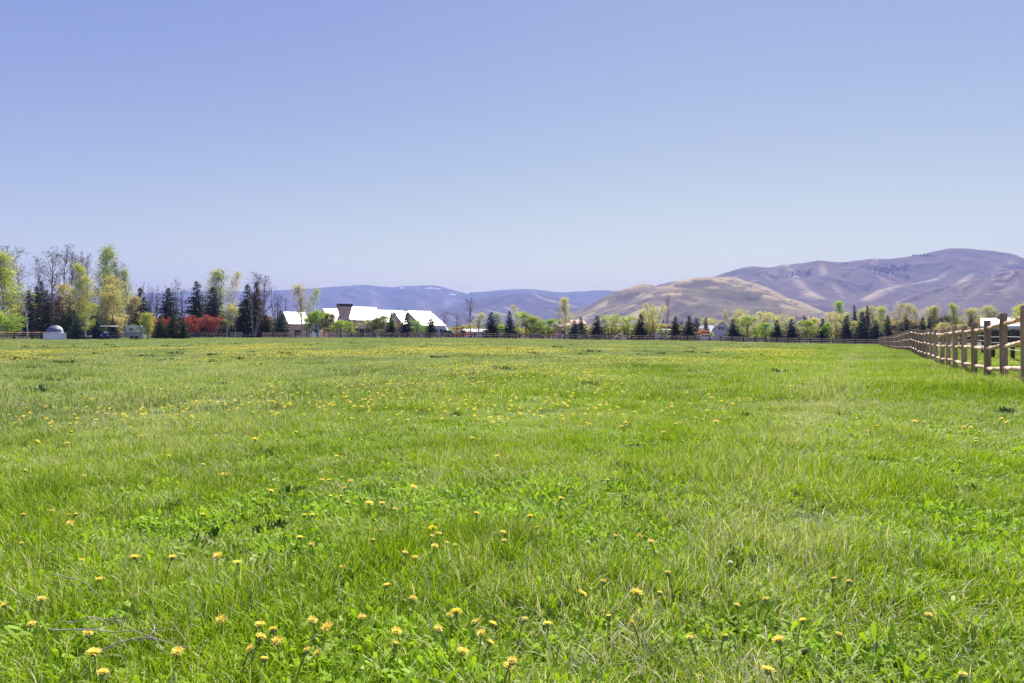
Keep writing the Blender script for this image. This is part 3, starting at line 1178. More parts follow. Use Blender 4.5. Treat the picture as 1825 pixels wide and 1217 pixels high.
def leaf_quads(C, size, r, up=0.0):
    n = len(C)
    d = r.normal(0, 1, (n, 3))
    d[:, 2] = d[:, 2] * (1 - up) + up * .3
    d /= np.linalg.norm(d, axis=1)[:, None]
    e = np.cross(d, r.normal(0, 1, (n, 3)))
    e /= np.linalg.norm(e, axis=1)[:, None] + 1e-9
    s = (size * r.uniform(.6, 1.3, n))[:, None]
    V = np.stack([C - d * s, C + e * s * .45, C + d * s, C - e * s * .45], 1).reshape(-1, 3)
    Q = np.arange(n * 4).reshape(-1, 4)
    return V, Q


def norm_pair(tv, cv):
    al = np.concatenate([tv, cv]) if len(cv) else tv
    z1 = np.percentile(al[:, 2], 99.7)
    rr = np.percentile(np.hypot(al[:, 0], al[:, 1]), 91)
    s = np.array([.5 / rr, .5 / rr, 1 / z1])
    return tv * s, cv * s


def broadleaf(seed, H=10.0, leader=True, first=.2, spread=4.5, ang=45, nb=34, prof='round', leaves=5000, lsize=.16, twigs=5, levels=3, trop=.25,
              trunk_r=.16, multi=1, leafz=0.0, droop=0.0):
    r = np.random.default_rng(seed)
    big, fine, tips = [], [], []

    def limb(p, d, L, rad, lev):
        n = 4 if lev < 2 else 3
        pts = [np.array(p)]
        dd = np.array(d, dtype=float)
        for k in range(n):
            dd = dd + r.normal(0, .13, 3) + np.array([0, 0, trop * .5 if lev else .1])
            dd[2] -= droop * lev * .12
            dd /= np.linalg.norm(dd)
            pts.append(pts[-1] + dd * L / n)
        for k in range(n):
            a, b = rad * (1 - .8 * k / n), rad * (1 - .8 * (k + 1) / n)
            (big if lev <= 1 else fine).append((pts[k], pts[k + 1], max(a, .008), max(b, .006)))
        return pts, dd

    def sub(pts, dd, L, rad, lev):
        if lev > levels:
            return
        n = twigs if lev >= 2 else twigs + 1
        for k in range(n):
            t = r.uniform(.25, 1.0)
            i = min(int(t * (len(pts) - 1)), len(pts) - 2)
            f = t * (len(pts) - 1) - i
            p = pts[i] * (1 - f) + pts[i + 1] * f
            q = r.normal(0, 1, 3)
            q -= dd * q.dot(dd)
            q /= np.linalg.norm(q) + 1e-9
            a = R(r.uniform(25, 60))
            nd = dd * math.cos(a) + q * math.sin(a)
            l2 = L * r.uniform(.35, .6) * (1.1 - .5 * t)
            ps, d2 = limb(p, nd, l2, rad * .45, lev)
            if lev >= levels - 1:
                tips.append((ps[1], ps[-1]))
            sub(ps, d2, l2, rad * .45, lev + 1)

    for s in range(multi):
        if multi > 1:
            a = 2 * math.pi * (s + r.uniform(-.2, .2)) / multi
            til = R(r.uniform(6, 26))
            d0 = np.array([math.cos(a) * math.sin(til), math.sin(a) * math.sin(til), math.cos(til)])
        else:
            d0 = np.array([r.normal(0, .02), r.normal(0, .02), 1.0])
        hh = H * (r.uniform(.78, 1.0) if multi > 1 else 1)
        nseg = 9
        pts = [np.array([0, 0, -.1])]
        dd = d0 / np.linalg.norm(d0)
        for k in range(nseg):
            dd = dd + r.normal(0, .045, 3) * np.array([1, 1, .2]) + np.array([0, 0, .05])
            dd /= np.linalg.norm(dd)
            pts.append(pts[-1] + dd * hh / nseg)
        tr = trunk_r * (1 if multi == 1 else .6)
        for k in range(nseg):
            big.append((pts[k], pts[k + 1], tr * (1 - k / nseg * .93), tr * (1 - (k + 1) / nseg * .93)))
        nbb = max(6, nb // multi)
        for j in range(nbb):
            t = first + (1 - first) * (j + r.uniform(0, 1)) / nbb
            t = min(t, .985)
            i = min(int(t * nseg), nseg - 1)
            f = t * nseg - i
            p = pts[i] * (1 - f) + pts[i + 1] * f
            u = (t - first) / (1 - first)
            if prof == 'round':
                pl = math.sqrt(max(0.04, 1 - (2 * u - .85) ** 2 / 1.4))
            elif prof == 'column':
                pl = .75 * (1 - u) ** .45 + .12
            else:                                     # wide above
                pl = .35 + .75 * u if u < .75 else .9 - (u - .75) * 2.2
            a = r.uniform(0, 6.28)
            an = R(ang + r.normal(0, 9)) * (1 - .45 * u)
            d = np.array([math.cos(a) * math.sin(an), math.sin(a) * math.sin(an), math.cos(an)])
            L = spread * pl * r.uniform(.75, 1.1) / max(.5, math.sin(R(ang)) ** .7) * (.8 if multi > 1 else 1)
            ps, d2 = limb(p, d, L, tr * .38 * (1 - .6 * u), 1)
            tips.append((ps[2], ps[-1]))
            sub(ps, d2, L, tr * .38 * (1 - .6 * u), 2)
    tv, tq = tubes(big, 5)
    fv, fq = tubes(fine, 3) if fine else (np.zeros((0, 3)), np.zeros((0, 4), int))
    lv, lq = np.zeros((0, 3)), np.zeros((0, 4), int)
    if leaves:
        A = np.array([t[0] for t in tips]); B = np.array([t[1] for t in tips])
        # uneven: some sprays carry many leaves, some hardly any
        wgt = r.uniform(.0, 1, len(A)) ** 1.3 + .15
        k = r.choice(len(A), leaves, p=wgt / wgt.sum())
        t = r.uniform(.2, 1.08, leaves)[:, None]
        C = A[k] * (1 - t) + B[k] * t + r.normal(0, .028 * H, (leaves, 3))
        C = C[C[:, 2] > leafz * H]
        lv, lq = leaf_quads(C, lsize, r)
    tv2, rest = norm_pair(tv, np.concatenate([fv, lv]))
    return (tv2, tq), (rest[:len(fv)], fq), (rest[len(fv):], lq)


def spruce(seed, H=10.0, Rr=2.4, rag=.15, fat=.85, low=.03):
    r = np.random.default_rng(seed)
    tri, quad_c = [], []
    V, T = [], []
    z = low * H
    while z < H * .985:
        t = z / H
        n = int(7 + 6 * (1 - t))
        LL = Rr * (1 - t) ** fat * (1 - .25 * max(0, .12 - t) / .12) + .10
        for k in range(n):
            a = r.uniform(0, 6.28)
            L = LL * r.uniform(1 - 2.2 * rag, 1 + rag * .8)
            if r.random() < rag * .35:
                L *= .5
            dz = -.10 - .22 * (1 - t) + r.normal(0, .07) + (.5 * max(0, t - .75))
            ca, sa = math.cos(a), math.sin(a)
            steps = max(2, int(L / .22))
            for s in range(steps):
                f = (s + r.uniform(.5, 1.2)) / steps
                f = min(f, 1.0)
                px_, py_, pz_ = ca * L * f, sa * L * f, z + dz * L * f + .10 * L * f * f
                wd = .36 * (1.1 - .55 * f) * (.45 + .55 * (1 - t))
                for q in range(4):
                    b = a + r.normal(0, .75)
                    ln = wd * r.uniform(.7, 1.4)
                    tip = (px_ + math.cos(b) * ln, py_ + math.sin(b) * ln, pz_ + r.normal(-.08, .12))
                    pb = b + 1.57
                    hw = wd * .40
                    i = len(V)
                    ro = r.uniform(0, 3.14)
                    ch_, sh_ = math.cos(ro) * hw, math.sin(ro) * hw * 1.5
                    V.append((px_ + math.cos(pb) * ch_, py_ + math.sin(pb) * ch_, pz_ + sh_ - .03))
                    V.append((px_ - math.cos(pb) * ch_, py_ - math.sin(pb) * ch_, pz_ - sh_ - .03))
                    V.append(tip)
                    T.append((i, i + 1, i + 2))
        z += H * .020 + .10 * (1 - t)
    for k in range(14):
        a = r.uniform(0, 6.28)
        z0 = H * (.93 + .05 * r.random())
        i = len(V)
        V += [(-.04 * math.sin(a), .04 * math.cos(a), z0), (.04 * math.sin(a), -.04 * math.cos(a), z0), (.09 * math.cos(a), .09 * math.sin(a), z0 + .35 * r.random() + .1)]
        T.append((i, i + 1, i + 2))
    segs = [(np.array([0, 0, -.2 + k * H / 6]), np.array([0, 0, -.2 + (k + 1) * H / 6]), .15 * (1 - k / 6) + .015, .15 * (1 - (k + 1) / 6) + .015) for k in range(6)]
    tv, tq = tubes(segs, 6)
    tv, cv = norm_pair(tv, np.array(V))
    return (tv, tq), (cv, np.array(T))


KIND = {}


def make_kinds():
    for k, (rag, fat, rr) in enumerate(((.12, .85, 2.2), (.2, .75, 2.5), (.16, .95, 2.4), (.26, .7, 2.6))):
        (tv, tq), (cv, ct) = spruce(900 + k, 10, rr, rag, fat)
        KIND['spruce', k] = (np_mesh('trunk', tv, None, tq, [M_BARK]), np_mesh('needles', cv, ct, None, [M_NEEDLE]), None)
    for k in range(2):
        (tv, tq), (cv, ct) = spruce(920 + k, 10, 3.2, .42, .55, .08)
        KIND['pine', k] = (np_mesh('trunk', tv, None, tq, [M_BARK]), np_mesh('needles', cv, ct, None, [M_NEEDLE]), None)

    def reg(name, k, bark, seed, **kw):
        t, f, l = broadleaf(seed, **kw)
        KIND[name, k] = (np_mesh('trunk', t[0], None, t[1], [bark]), np_mesh('twigs', f[0], None, f[1], [M_TWIG]) if len(f[0]) else None,
                         np_mesh('foliage', l[0], None, l[1], [M_LEAF]) if len(l[0]) else None)
    for k in range(3):                                              # leafless
        reg('bare', k, M_BARK, 940 + k, H=14, spread=2.4, ang=38, nb=30, prof='round', leaves=0, levels=4, twigs=4, trunk_r=.15, first=.22)
    for k in range(2):
        reg('vase', k, M_BARK, 950 + k, H=10, multi=6, spread=1.6, ang=32, nb=60, prof='wide', leaves=0, levels=3, twigs=5, trunk_r=.2, first=.3)
    reg('dead', 0, M_PALEBARK, 955, H=9, spread=2.6, ang=48, nb=16, prof='round', leaves=0, levels=2, twigs=3, trunk_r=.22, first=.25)
    for k in range(3):                                              # coming into leaf
        reg('poplar', k, M_PALEBARK, 960 + k, H=14, spread=2.6, ang=38, nb=44, prof='column', leaves=6400, lsize=.10, levels=3, twigs=4, trunk_r=.16, first=.12)
    for k in range(2):
        reg('aspen', k, M_PALEBARK, 970 + k, H=12, spread=1.7, ang=42, nb=26, prof='round', leaves=3200, lsize=.095, levels=3, twigs=4, trunk_r=.13, first=.22)
    for k in range(3):
        reg('round', k, M_BARK, 980 + k, H=7, spread=2.6, ang=52, nb=30, prof='round', leaves=5600, lsize=.10, levels=3, twigs=4, trunk_r=.14, first=.14)
    for k in range(2):
        reg('willow', k, M_BARK, 990 + k, H=9, multi=5, spread=2.2, ang=40, nb=50, prof='wide', leaves=6000, lsize=.10, levels=3, twigs=4, trunk_r=.2, first=.2)
    for k in range(2):
        reg('shrub', k, M_BARK, 1000 + k, H=4, multi=7, spread=1.5, ang=48, nb=60, prof='round', leaves=3000, lsize=.08, levels=2, twigs=5, trunk_r=.06, first=.05)
    reg('column', 0, M_BARK, 1010, H=10, multi=5, spread=1.0, ang=22, nb=60, prof='column', leaves=4200, lsize=.13, levels=3, twigs=4, trunk_r=.15, first=.15)


make_kinds()
NV = {'spruce': 4, 'pine': 2, 'bare': 3, 'vase': 2, 'dead': 1, 'poplar': 3, 'aspen': 2, 'round': 3, 'willow': 2, 'shrub': 2, 'column': 1}
CO = {'dark': (.030, .048, .034), 'blue': (.055, .085, .082), 'green': (.055, .105, .042), 'brown': (.085, .062, .045), 'rust': (.14, .085, .06), 'olive': (.075, .068, .035),
      'yg': (.47, .53, .12), 'pale': (.52, .53, .26), 'lime': (.32, .50, .06), 'leaf': (.36, .45, .11), 'gold': (.52, .52, .19), 'tan': (.50, .46, .28),
      'red': (.36, .08, .085), 'pink': (.45, .20, .12), 'mauve': (.20, .15, .16), 'grey': (.23, .19, .17), 'white': (.42, .37, .36), 'sage': (.36, .42, .21)}
tree_n = {}


def tree(kind, px, top, w, Y, col, label, twig='grey', base=None, trunk=None):
    x = at(px, Y)
    z = gz(x, Y)
    H = CAMH - (top - HY) / F * Y - z
    W = w / F * Y
    k = tree_n.get(kind, int(abs(px)) % NV[kind])
    tree_n[kind] = (k + 1) % NV[kind]
    nm = {'spruce': 'spruce_tree', 'pine': 'pine_tree', 'bare': 'bare_tree', 'vase': 'bare_tree', 'dead': 'dead_tree', 'poplar': 'poplar_tree', 'aspen': 'aspen_tree',
          'round': 'leafy_tree', 'willow': 'willow_tree', 'shrub': 'shrub', 'column': 'poplar_tree'}[kind]
    t = thing(nm, label, 'shrub' if kind == 'shrub' else 'tree', (x, Y, z), random.uniform(0, 6.28))
    if kind == 'spruce':
        W *= 1.22
    if 540 < px < 690 and kind == 'round':
        W *= 1.2
    W *= {'bare': 1.5, 'poplar': 1.45, 'aspen': 1.3, 'column': 1.3, 'round': 1.25, 'willow': 1.15, 'shrub': .88}.get(kind, 1.0)
    t.scale = (W, W, H)
    tm, am, bm = KIND[kind, k]
    o = child('trunk', tm, t)
    if trunk:
        o.material_slots[0].link = 'OBJECT'
        o.material_slots[0].material = trunk
    if kind in ('spruce', 'pine'):
        o = child('crown', am, t)
        c = CO[col]
        v = random.uniform(.8, 1.2)
        o.color = (c[0] * v, c[1] * v, c[2] * v, 1)
    else:
        par = t
        if bm is not None:
            cr = child('crown', bm, t)
            c = CO[col]
            v = random.uniform(.88, 1.12)
            cr.color = (c[0] * v, c[1] * v, c[2] * v, 1)
        if am is not None:
            o = child('twigs' if bm is not None else 'crown', am, t)
            o.color = (*CO[twig], 1)
    return t


# kind, px, top py, width px, metres away, colour, label
TREES = [
 # ---- left-hand grove
 ('poplar', 4, 452, 58, 150, 'yg', 'tall dense yellow green tree cut by the left edge of the picture'),
 ('poplar', 27, 478, 34, 158, 'yg', 'shorter yellow green tree tucked against the tall one at the left edge'),
 ('bare', 14, 437, 40, 172, 'mauve', 'bare tree top rising behind the tall yellow green tree at the left edge'),
 ('bare', 34, 466, 22, 176, 'mauve', 'thin bare tree just right of the tall yellow green tree'),
 ('shrub', 24, 560, 42, 128, 'lime', 'bright green leafy bush behind the log fence at the left edge'),
 ('shrub', -4, 552, 34, 127, 'yg', 'pale yellow green bush half outside the left edge by the log fence'),
 ('dead', 49, 529, 26, 126, 'white', 'pale grey leafless tree with forked branches behind the log fence', 'white'),
 ('pine', 52, 518, 30, 150, 'dark', 'dark conifer right behind the pale forked tree', ),
 ('pine', 66, 512, 38, 156, 'brown', 'brownish pine between the pale forked tree and the spired conifer'),
 ('spruce', 73, 502, 26, 160, 'dark', 'dark conifer with a thin spire standing above the brown pines'),
 ('pine', 84, 517, 42, 148, 'olive', 'olive brown pine directly behind the observatory dome'),
 ('pine', 104, 528, 40, 152, 'rust', 'rusty brown pine right of the observatory dome, behind the small spruces'),
 ('pine', 124, 526, 34, 155, 'brown', 'brown pine under the tallest bare tree'),
 ('pine', 142, 530, 32, 158, 'olive', 'olive pine below the thin bare trees, left of the green poplar'),
 ('bare', 62, 456, 24, 190, 'mauve', 'faint bare tree standing over the brown pines, leftmost of the bare row'),
 ('bare', 91, 446, 34, 182, 'mauve', 'bare tree left of the tallest bare tree'),
 ('bare', 110, 434, 40, 178, 'grey', 'tallest bare tree, dark trunked, above the observatory', 'mauve'),
 ('bare', 122, 450, 22, 184, 'mauve', 'slim bare tree right against the tallest bare tree'),
 ('bare', 134, 456, 22, 186, 'mauve', 'slim leaning bare tree, second right of the tallest bare tree'),
 ('bare', 143, 447, 20, 184, 'mauve', 'thin bare tree midway between the tallest bare tree and the green poplar'),
 ('bare', 152, 450, 18, 186, 'mauve', 'thin bare tree touching the left side of the tall green poplar'),
 ('poplar', 174, 436, 34, 165, 'leaf', 'tallest green poplar above the dark golf cart'),
 ('poplar', 158, 470, 26, 160, 'yg', 'yellow green poplar hugging the left side of the tallest green poplar'),
 ('aspen', 168, 492, 34, 152, 'pale', 'pale aspen in front of the tallest green poplar'),
 ('bare', 186, 468, 22, 170, 'grey', 'bare tree just right of the tallest green poplar'),
 ('bare', 197, 448, 28, 176, 'mauve', 'tall bare lavender tree between the green poplar and the brown tree'),
 ('aspen', 200, 492, 30, 152, 'tan', 'tan budding aspen behind the golf cart'),
 ('bare', 214, 466, 24, 168, 'brown', 'brownish bare tree left of the pale green poplar', 'brown'),
 ('poplar', 232, 480, 24, 160, 'sage', 'pale sage green poplar at the right end of the left grove'),
 ('aspen', 220, 508, 34, 148, 'pale', 'pale leafing aspen whose thin trunk stands left of the trailer'),
 ('aspen', 186, 520, 34, 146, 'tan', 'low tan aspen thicket left of the golf cart roof'),
 ('shrub', 210, 560, 30, 143, 'tan', 'tan brush behind the fence between golf cart and trailer'),
 ('spruce', 114, 555, 17, 121, 'green', 'small spruce immediately right of the observatory, smallest of the close pair'),
 ('spruce', 124, 547, 19, 122, 'green', 'slender taller spruce, second right of the observatory'),
 ('spruce', 132, 552, 17, 124, 'blue', 'slim spruce behind the wide blue one near the observatory'),
 ('spruce', 139, 563, 26, 119, 'blue', 'low wide bluish spruce left of the white wrapped young tree'),
 ('spruce', 166, 545, 22, 127, 'dark', 'dark spruce right behind the white wrapped young tree'),
 ('spruce', 173, 563, 22, 121, 'blue', 'bluish spruce left of the golf cart'),
 ('spruce', 183, 572, 14, 126, 'green', 'small green spruce half hidden by the golf cart'),
 ('spruce', 201, 568, 18, 124, 'dark', 'small dark spruce directly behind the golf cart roof'),
 ('aspen', 153, 540, 26, 116, 'yg', 'young yellow green tree with a white wrapped trunk left of the golf cart', 'grey', None, 'white'),
 ('aspen', 252, 557, 26, 117, 'yg', 'young yellow green tree standing in front of the white trailer'),
 ('shrub', 263, 570, 22, 117, 'gold', 'golden green bush at the right end of the trailer'),
 ('aspen', 40, 520, 34, 168, 'olive', 'olive tree filling the gap between the yellow green trees and the brown pines'),
 ('aspen', 128, 505, 34, 168, 'tan', 'tan budding tree under the tallest bare tree'),
 ('aspen', 146, 515, 34, 150, 'gold', 'golden budding tree left of the white wrapped young tree, behind the spruces'),
 ('aspen', 210, 500, 36, 158, 'gold', 'golden budding tree between golf cart and trailer'),
 ('aspen', 182, 490, 36, 166, 'yg', 'yellow green aspen right below the tallest green poplar'),
 ('aspen', 226, 525, 30, 156, 'tan', 'tan budding tree left against the big trailer spruce'),
 ('shrub', 190, 558, 40, 146, 'tan', 'tan thicket behind the dark golf cart'),
 ('shrub', 160, 565, 36, 140, 'olive', 'olive thicket behind the white wrapped young tree'),
 ('vase', 272, 530, 40, 170, 'grey', 'grey brown brush tree right of the big trailer spruce', 'grey'),
 ('vase', 326, 530, 36, 172, 'grey', 'grey brown brush tree left of the tall spruce over the red shrub', 'grey'),
 # ---- spruces and red shrubs
 ('spruce', 250, 514, 46, 160, 'dark', 'big dark spruce rising behind the white trailer'),
 ('vase', 266, 503, 26, 178, 'mauve', 'bare lavender tree right behind the big spruce by the trailer', 'mauve'),
 ('vase', 280, 508, 24, 180, 'mauve', 'small bare lavender tree between the big trailer spruce and the next spruce', 'mauve'),
 ('vase', 307, 496, 36, 178, 'mauve', 'bare lavender tree fanned out behind the second big spruce', 'mauve'),
 ('bare', 322, 512, 18, 182, 'mauve', 'thin bare tree right of the fanned lavender tree'),
 ('spruce', 300, 514, 38, 162, 'dark', 'second big dark spruce, between trailer and red shrubs'),
 ('shrub', 277, 564, 22, 150, 'pink', 'faint reddish bush behind the bush at the trailer end'),
 ('shrub', 300, 566, 22, 150, 'red', 'red bush glimpsed between the three small front spruces'),
 ('spruce', 285, 563, 20, 127, 'green', 'small spruce, leftmost of three standing before the red shrubs'),
 ('spruce', 308, 557, 23, 128, 'green', 'small spruce, tallest and middle of three before the red shrubs'),
 ('spruce', 327, 566, 17, 128, 'green', 'small spruce, rightmost of three, touching the red shrubs'),
 ('spruce', 350, 502, 38, 165, 'dark', 'tall dark spruce over the first red shrub'),
 ('spruce', 379, 513, 50, 162, 'blue', 'wide ragged spruce over the second red shrub'),
 ('poplar', 374, 478, 36, 182, 'sage', 'pale green tree showing over the wide ragged spruce'),
 ('bare', 396, 479, 20, 184, 'grey', 'bare pale tree just right of the pale green tree over the ragged spruce'),
 ('aspen', 412, 483, 26, 176, 'tan', 'tall tan budding tree left of the brownish spruces'),
 ('aspen', 404, 545, 26, 158, 'pale', 'low pale thicket tree right of the red shrubs'),
 ('aspen', 419, 540, 22, 160, 'gold', 'low golden thicket tree before the brownish spruces'),
 ('shrub', 344, 562, 40, 154, 'red', 'red shrub, left one of the big pair behind the short dark fence'),
 ('shrub', 378, 561, 42, 154, 'red', 'red shrub, right one of the big pair behind the short dark fence'),
 ('spruce', 441, 508, 40, 165, 'brown', 'brownish spruce, left one of the crowded pair'),
 ('spruce', 457, 503, 36, 167, 'rust', 'tall brownish spruce, right one of the crowded pair'),
 ('spruce', 432, 540, 30, 162, 'dark', 'dark lower spruce at the left foot of the brownish pair'),
 ('bare', 450, 485, 34, 185, 'mauve', 'bare treetop above the crowded brownish spruces'),
 ('vase', 453, 522, 34, 156, 'white', 'pale many stemmed bare tree in front of the brownish spruces', 'white'),
 ('bare', 473, 490, 24, 182, 'mauve', 'bare tree right of the crowded brownish spruces'),
 ('vase', 494, 510, 34, 175, 'mauve', 'fan shaped bare tree left of the house with bright roofs', 'mauve'),
 ('spruce', 474, 562, 24, 160, 'dark', 'low dark spruce left of the green spruce by the house'),
 ('spruce', 501, 554, 31, 158, 'green', 'green cone shaped spruce hiding the left gable of the house'),
 # ---- in front of the house
 ('aspen', 538, 507, 28, 178, 'tan', 'tall budding tree above the left roof of the house', 'mauve'),
 ('aspen', 556, 514, 26, 178, 'sage', 'pale green budding tree right of the tall one over the left roof'),
 ('round', 551, 557, 20, 162, 'leaf', 'rounded green tree against the left white roof, leftmost before the house'),
 ('round', 564, 553, 22, 161, 'lime', 'bright lime green tree before the house, left of the chimney'),
 ('round', 577, 556, 24, 163, 'leaf', 'darker green tree right beside the lime green tree'),
 ('round', 592, 558, 24, 164, 'rust', 'brownish leafy tree left of the stone chimney'),
 ('round', 608, 570, 24, 160, 'leaf', 'low green tree below the stone chimney'),
 ('round', 621, 573, 20, 159, 'lime', 'low bright tree at the foot of the stone chimney'),
 ('round', 668, 566, 34, 162, 'sage', 'pale sage tree right of the glass doors of the house'),
 ('round', 682, 561, 28, 164, 'sage', 'taller pale sage tree left of the small stone chimney'),
 ('spruce', 697, 562, 22, 160, 'green', 'green spruce before the small stone chimney'),
 ('spruce', 724, 560, 26, 158, 'blue', 'dark bluish spruce before the middle white roof'),
 ('column', 741, 566, 18, 160, 'lime', 'upright lime green tree right of the bluish spruce'),
 ('willow', 757, 570, 26, 161, 'lime', 'spreading lime green tree left of the thin dark spruce'),
 ('spruce', 769, 556, 17, 158, 'dark', 'thin dark spruce before the right end of the roofs'),
 # ---- middle of the far side
 ('bare', 792, 554, 18, 175, 'grey', 'small bare tree right of the house, first of three'),
 ('bare', 812, 557, 16, 172, 'grey', 'small bare tree in front of the red truck'),
 ('bare', 840, 530, 20, 185, 'mauve', 'tall thin bare tree right of the red truck'),
 ('aspen', 852, 557, 22, 168, 'gold', 'golden budding tree left of the first middle spruce'),
 ('aspen', 836, 575, 14, 166, 'gold', 'low golden sapling at the foot of the tall thin bare tree'),
 ('spruce', 876, 557, 28, 158, 'dark', 'dark spruce with open tiers, left one of the middle pair'),
 ('spruce', 908, 555, 22, 158, 'blue', 'dense dark spruce, right one of the middle pair'),
 ('aspen', 892, 558, 22, 172, 'sage', 'pale green tree between the middle pair of spruces'),
 ('round', 897, 578, 18, 166, 'lime', 'low lime bush between the middle pair of spruces'),
 ('aspen', 925, 543, 18, 172, 'tan', 'slim tan budding tree right of the middle pair of spruces'),
 ('round', 937, 555, 30, 162, 'leaf', 'rounded yellow green tree left of the dark brown house'),
 ('round', 951, 564, 24, 161, 'leaf', 'rounded green tree touching the dark brown house'),
 ('round', 976, 568, 32, 160, 'lime', 'rounded lime tree between the dark brown and the tan house'),
 ('poplar', 1007, 530, 22, 164, 'pale', 'tall pale poplar before the tan house'),
 ('bare', 997, 543, 14, 168, 'mauve', 'slim bare tree left against the tall pale poplar'),
 ('spruce', 1024, 571, 22, 157, 'blue', 'small dark spruce right of the tan house, front one of two'),
 ('spruce', 1035, 565, 20, 164, 'green', 'small dark spruce right of the tan house, rear one of two'),
 ('spruce', 1064, 563, 28, 158, 'blue', 'dark broad spruce left of the pair of green willows'),
 ('round', 1047, 579, 18, 175, 'tan', 'low tan bush left of the broad dark spruce'),
 ('willow', 1089, 560, 34, 160, 'leaf', 'green willow, left one of the pair beside the broad spruce'),
 ('willow', 1119, 562, 38, 160, 'leaf', 'green willow, right one of the pair beside the broad spruce'),
 ('spruce', 1142, 560, 26, 158, 'dark', 'dark ragged spruce left of the upright golden poplar'),
 ('column', 1163, 542, 30, 162, 'gold', 'upright golden poplar with several stems before the brown hill'),
 ('column', 1151, 552, 18, 164, 'tan', 'slimmer tan poplar left against the upright golden one'),
 ('round', 1181, 576, 22, 164, 'pale', 'low pale bush right of the upright golden poplar'),
 ('bare', 1187, 524, 12, 170, 'white', 'thin white branched bare tree before the brown hill', 'white'),
 ('spruce', 1204, 564, 22, 158, 'dark', 'pointed dark spruce, left one of the two before the brown hill'),
 ('spruce', 1228, 563, 24, 158, 'dark', 'pointed dark spruce, right one of the two before the brown hill'),
 ('spruce', 1182, 570, 10, 260, 'dark', 'tiny far spruce above the pale bush'),
 ('spruce', 1215, 572, 14, 260, 'dark', 'far spruce peeping between the two pointed spruces'),
 ('spruce', 1241, 567, 22, 300, 'blue', 'far dark spruce right behind the pointed spruces'),
 ('spruce', 1258, 566, 14, 300, 'dark', 'far slim spruce left of the willow over the white house'),
 ('round', 1193, 580, 14, 240, 'brown', 'far brown bush left of the pointed spruces'),
 # ---- round the white house
 ('willow', 1271, 566, 32, 320, 'pale', 'rounded pale willow over the roof of the white house'),
 ('shrub', 1252, 586, 22, 170, 'pink', 'pinkish bush in front of the low white barn'),
 ('round', 1267, 592, 9, 175, 'pale', 'low pale bush left of the white house gable'),
 ('shrub', 1299, 591, 10, 175, 'leaf', 'small green bush at the right corner of the white house'),
 ('spruce', 1307, 569, 28, 158, 'blue', 'dense dark spruce right of the white house'),
 ('willow', 1313, 550, 32, 320, 'pale', 'pale fan shaped willow behind the spruce by the white house'),
 ('round', 1333, 563, 34, 160, 'leaf', 'rounded green tree by the light pickup, right of the white house spruce'),
 ('willow', 1348, 556, 46, 215, 'pale', 'wide pale willow behind the rounded green tree'),
 ('round', 1366, 575, 26, 160, 'lime', 'small lime tree left of the lone dark spruce'),
 ('spruce', 1385, 570, 22, 158, 'dark', 'lone dark spruce right of the small lime tree'),
 ('willow', 1394, 560, 34, 215, 'pale', 'pale willow behind the lone dark spruce'),
 ('round', 1396, 585, 14, 168, 'sage', 'low sage bush between the lone and the bushy spruce'),
 ('spruce', 1411, 569, 28, 158, 'blue', 'bushy blunt topped spruce right of the lone dark one'),
 ('pine', 1434, 562, 14, 300, 'dark', 'far round topped pine on the slope, left one of two'),
 ('pine', 1445, 564, 14, 300, 'dark', 'far round topped pine on the slope, right one of two'),
 ('round', 1438, 570, 32, 161, 'leaf', 'rounded green tree right of the bushy spruce'),
 ('round', 1453, 566, 24, 168, 'pale', 'pale tree behind the rounded green tree and the leafy spruce'),
 ('spruce', 1466, 568, 24, 158, 'dark', 'dark spruce half covered by pale leaves'),
 ('round', 1474, 575, 18, 156, 'lime', 'lime bush before the dark spruce half covered by leaves'),
 ('willow', 1488, 556, 40, 166, 'tan', 'wide tan budding tree left of the tall lime poplar'),
 ('poplar', 1506, 536, 22, 215, 'lime', 'tall lime poplar above the right hand spruces'),
 ('pine', 1523, 544, 16, 225, 'dark', 'dark pine top right of the tall lime poplar'),
 ('spruce', 1509, 563, 26, 157, 'dark', 'black green spruce, first of the right hand spruce row'),
 ('spruce', 1537, 557, 28, 157, 'blue', 'tall bluish spruce, second of the right hand spruce row'),
 ('spruce', 1546, 545, 14, 190, 'brown', 'brown narrow spruce top behind the tall bluish spruce'),
 ('spruce', 1560, 571, 30, 156, 'blue', 'squat bluish spruce where the pole fence meets the dark fence'),
 ('spruce', 1582, 563, 20, 162, 'dark', 'dark spruce just right of the squat bluish one'),
 ('spruce', 1607, 574, 16, 170, 'blue', 'small spruce, left one of the pair over the pole fence'),
 ('spruce', 1616, 569, 18, 172, 'dark', 'small spruce, right one of the pair over the pole fence'),
 ('spruce', 1645, 566, 22, 170, 'dark', 'dark spruce over the crest of the pole fence, left of its twin'),
 ('spruce', 1656, 567, 16, 174, 'dark', 'dark spruce over the crest of the pole fence, right twin'),
 ('poplar', 1527, 550, 26, 230, 'pale', 'pale poplar right of the dark pine top'),
 ('aspen', 1557, 545, 24, 232, 'pale', 'pale aspen over the squat bluish spruce'),
 ('poplar', 1572, 545, 24, 235, 'yg', 'yellow green poplar right of the pale aspen'),
 ('aspen', 1592, 540, 26, 240, 'tan', 'tan aspen behind the right spruce row, above the fence corner', 'brown'),
 ('aspen', 1612, 541, 24, 240, 'tan', 'tan aspen above the small spruce pair, over the pole fence', 'brown'),
 ('aspen', 1631, 547, 22, 236, 'gold', 'golden aspen right of the small spruce pair'),
 ('poplar', 1653, 545, 24, 236, 'pale', 'pale poplar over the twin dark spruces, left one of two'),
 ('poplar', 1669, 547, 24, 238, 'pale', 'pale poplar over the twin dark spruces, right one of two'),
 ('round', 1690, 562, 30, 230, 'brown', 'brown rounded tree between the pale poplars and the bright poplar'),
